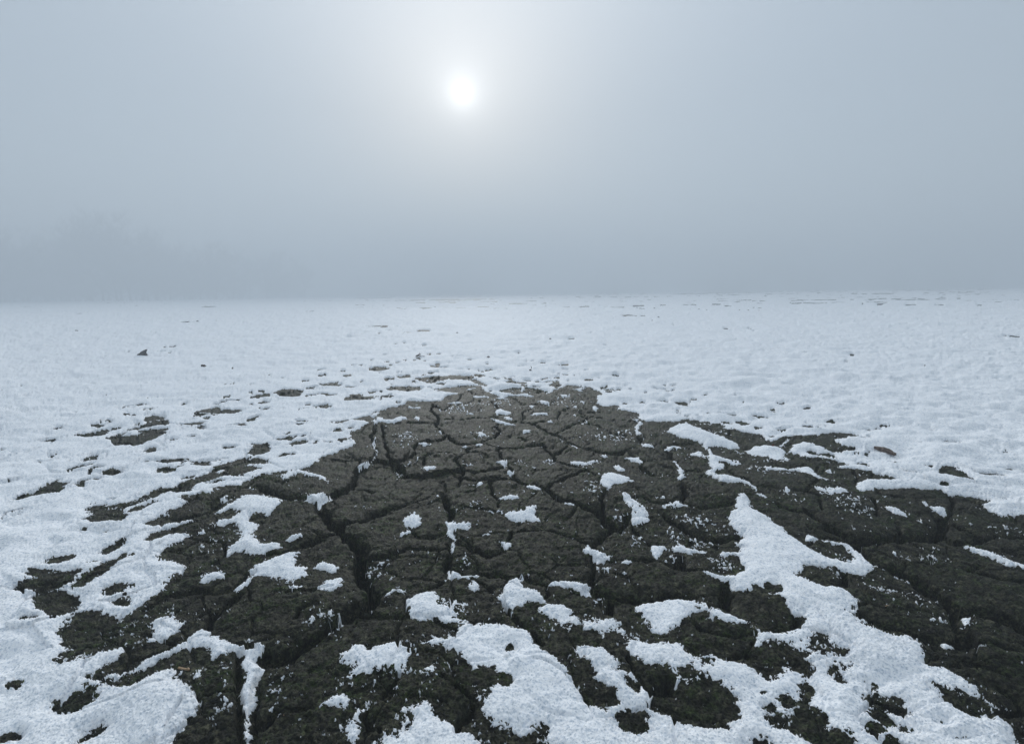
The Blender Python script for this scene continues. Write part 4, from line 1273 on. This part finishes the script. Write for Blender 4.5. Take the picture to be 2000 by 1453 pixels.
# clods on the far snow
protos = []
clods = [(150, 650.5, 2.2, 'small dark clod alone on the far left snow'), (1074.5, 665.5, 2.2, 'dark pebble-sized clod on open snow above the centre'),
 (954, 699, 2.2, 'tiny dark clod low on the snow left of the curved twig'), (367, 631, 1.8, None), (386, 631, 1.8, None), (422, 629, 1.5, None), (617, 644.5, 1.6, None),
 (1461, 610.5, 1.8, None), (1444, 609.5, 1.5, None), (1482, 610.3, 1.4, None), (1380, 608, 1.5, None), (1365, 606.5, 1.3, None), (1348, 607, 1.2, None), (1358.5, 598, 1.3, None),
 (1625, 613.3, 2.0, None), (1286, 621.5, 1.8, 'dark clod right of the far bare strip, nearest of the row'), (1274, 627, 1.6, None), (1188, 602, 1.8, None), (1278, 603.5, 1.5, None), (1161, 606.5, 1.1, None),
 (1250, 604, 1.6, None), (1244, 603.5, 1.4, None), (747, 610, 1.2, None), (781, 585.5, 1.2, None), (850, 602, 1.4, None), (832, 604, 1.3, None), (1041, 597, 1.3, None), (1066, 598.5, 1.2, None), (893, 653, 1.5, None)]
def clod_mesh(seed):
    random.seed(seed); V = []; Fc = []; n = 8
    for j, (rr, zz) in enumerate(((1.0, -.25), (1.05, .1), (.8, .55), (.4, .85))):
        for i in range(n):
            a = 2*math.pi*i/n; k = rr*random.uniform(.75, 1.15); V.append((k*math.cos(a)*1.3, k*math.sin(a), zz*random.uniform(.8, 1.2)))
    V.append((0, 0, .95))
    for j in range(3):
        for i in range(n): Fc.append((j*n+i, j*n+(i+1) % n, (j+1)*n+(i+1) % n, (j+1)*n+i))
    for i in range(n): Fc.append((3*n+i, 3*n+(i+1) % n, 4*n))
    me = bpy.data.meshes.new('mud_clod'); me.from_pydata(V, [], Fc); me.materials.append(M_twig); return me
pm = [clod_mesh(i) for i in range(4)]
for i, (px, py, r_, lab_) in enumerate(clods):
    X, Y = at(px, py); q = math.hypot(Y, .6)/F_PX*r_; z = surf(X, Y)
    o = bpy.data.objects.new('mud_clod', pm[i % 4]); col.objects.link(o); o.location = (X, Y, z); o.scale = (q, q, q*.8); o.rotation_euler = (0, 0, i*1.7)
    tag(o, lab_ or 'tiny dark mud clod, one of the specks strewn over the distant snow', 'clod', 'mud clods strewn on the distant snow')

# ------------------------------------------------------------------ bare trees in the fog on the left shore
def bare_tree(seed, h):
    random.seed(seed); trunk = []; crown = []
    def grow(p, d, r, l, lvl):
        pts = [p]; rad = [r]; n = 4 if lvl < 2 else 3
        for i in range(n):
            d = (d+Vector((random.uniform(-.16, .16), random.uniform(-.16, .16), random.uniform(-.02, .12)))).normalized()
            p = p+d*l/n; pts.append(p); rad.append(r*(1-.5*(i+1)/n))
        (trunk if lvl == 0 else crown).append((pts, rad))
        if lvl >= 4: return
        k = (12, 6, 5, 5)[lvl]
        for j in range(k):
            f = random.uniform(.25, 1.0) if lvl else .12+.88*(j+1)/k
            ii = min(int(f*n), n-1); q = pts[ii].lerp(pts[ii+1], f*n-ii); a = random.uniform(0, 2*math.pi)
            side = Vector((math.cos(a), math.sin(a), random.uniform(.2, .9))).normalized()
            grow(q, (d*random.uniform(.3, .8)+side).normalized(), max(rad[ii]*.6, .028), l*random.uniform(.42, .68), lvl+1)
    grow(Vector((0, 0, -.2)), Vector((0, 0, 1)), h*.012, h*.62, 0)
    out_ = []
    for nm, pth in (('trunk', trunk), ('crown', crown)):
        V, Fc = tubes(pth, 6 if nm == 'trunk' else 3)
        me = bpy.data.meshes.new(nm); me.from_pydata(V, [], Fc); me.materials.append(M_bark); out_.append((nm, me))
    return out_
tp = [bare_tree(200+i, 12) for i in range(5)]
random.seed(12)
TREES = [(12, 452, 78), (40, 462, 84), (70, 470, 88), (100, 478, 92), (130, 480, 90), (160, 472, 94), (188, 455, 88), (212, 443, 84), (240, 438, 86), (266, 446, 86), (290, 452, 90), (315, 462, 92),
         (342, 474, 96), (370, 482, 98), (400, 488, 100), (430, 486, 100), (462, 490, 106), (495, 493, 110), (530, 497, 112), (565, 502, 118), (-30, 455, 80), (25, 480, 96), (85, 490, 100), (145, 490, 104), (225, 470, 100), (275, 476, 102), (330, 488, 108), (600, 508, 122), (-75, 450, 78), (-120, 455, 82)]
for i, (px, ty_, D) in enumerate(TREES):
    D *= 0.9
    hz = 571-.012*(px-1000); X = (px-1000)/F_PX*D*1.0; h = (hz-ty_)/F_PX*D*1.06
    r = bpy.data.objects.new('bare_tree', None); col.objects.link(r); r.location = (X, D, surf(X, D)-.1); s0 = h/12*1.0; r.scale = (s0*1.1, s0*1.1, s0); r.rotation_euler = (0, 0, random.uniform(0, 6.28))
    big = ty_ < 447
    tag(r, 'tall bare tree, highest of the faint clump in the fog at left' if i == 8 else 'faint bare leafless tree lost in the fog along the left horizon', 'tree', 'foggy bare trees along the left shore')
    for nm, me in tp[i % 5]:
        o = bpy.data.objects.new(nm, me); col.objects.link(o); o.parent = r
    D2 = D+3+4*random.random(); X2 = (px+random.uniform(-18, 18)-1000)/F_PX*D2
    r = bpy.data.objects.new('bare_shrub', None); col.objects.link(r); r.location = (X2, D2, surf(X2, D2)-.9); s2 = s0*random.uniform(.5, .75); r.scale = (s2*2.2, s2*2.2, s2); r.rotation_euler = (0, 0, random.uniform(0, 6.28))
    tag(r, 'faint low bare shrub in the fog under the left-hand trees', 'shrub', 'foggy shrubs along the left shore')
    for nm, me in tp[(i+2) % 5]:
        o = bpy.data.objects.new('stem' if nm == 'trunk' else 'twigs', me); col.objects.link(o); o.parent = r

# ------------------------------------------------------------------ fog
HZ = 0.030
mt = bpy.data.materials.new('fog'); mt.use_nodes = True; t = mt.node_tree; t.nodes.clear()
o_ = t.nodes.new('ShaderNodeOutputMaterial'); pv = t.nodes.new('ShaderNodeVolumePrincipled')
pv.inputs['Color'].default_value = (0.572, 0.62, 0.662, 1); pv.inputs['Density'].default_value = HZ; pv.inputs['Anisotropy'].default_value = 0.2
t.links.new(pv.outputs[0], o_.inputs['Volume'])
x0, x1, y0, y1, z0, z1 = -2700, 2700, -60, 560, -1.6, 17
V = [(x, y, z) for z in (z0, z1) for y in (y0, y1) for x in (x0, x1)]
Fc = [(0, 2, 3, 1), (4, 5, 7, 6), (0, 1, 5, 4), (2, 6, 7, 3), (0, 4, 6, 2), (1, 3, 7, 5)]
hz_ = simple('haze', V, Fc, mt); tag(hz_, 'even winter fog over the lake bed', kind='stuff')
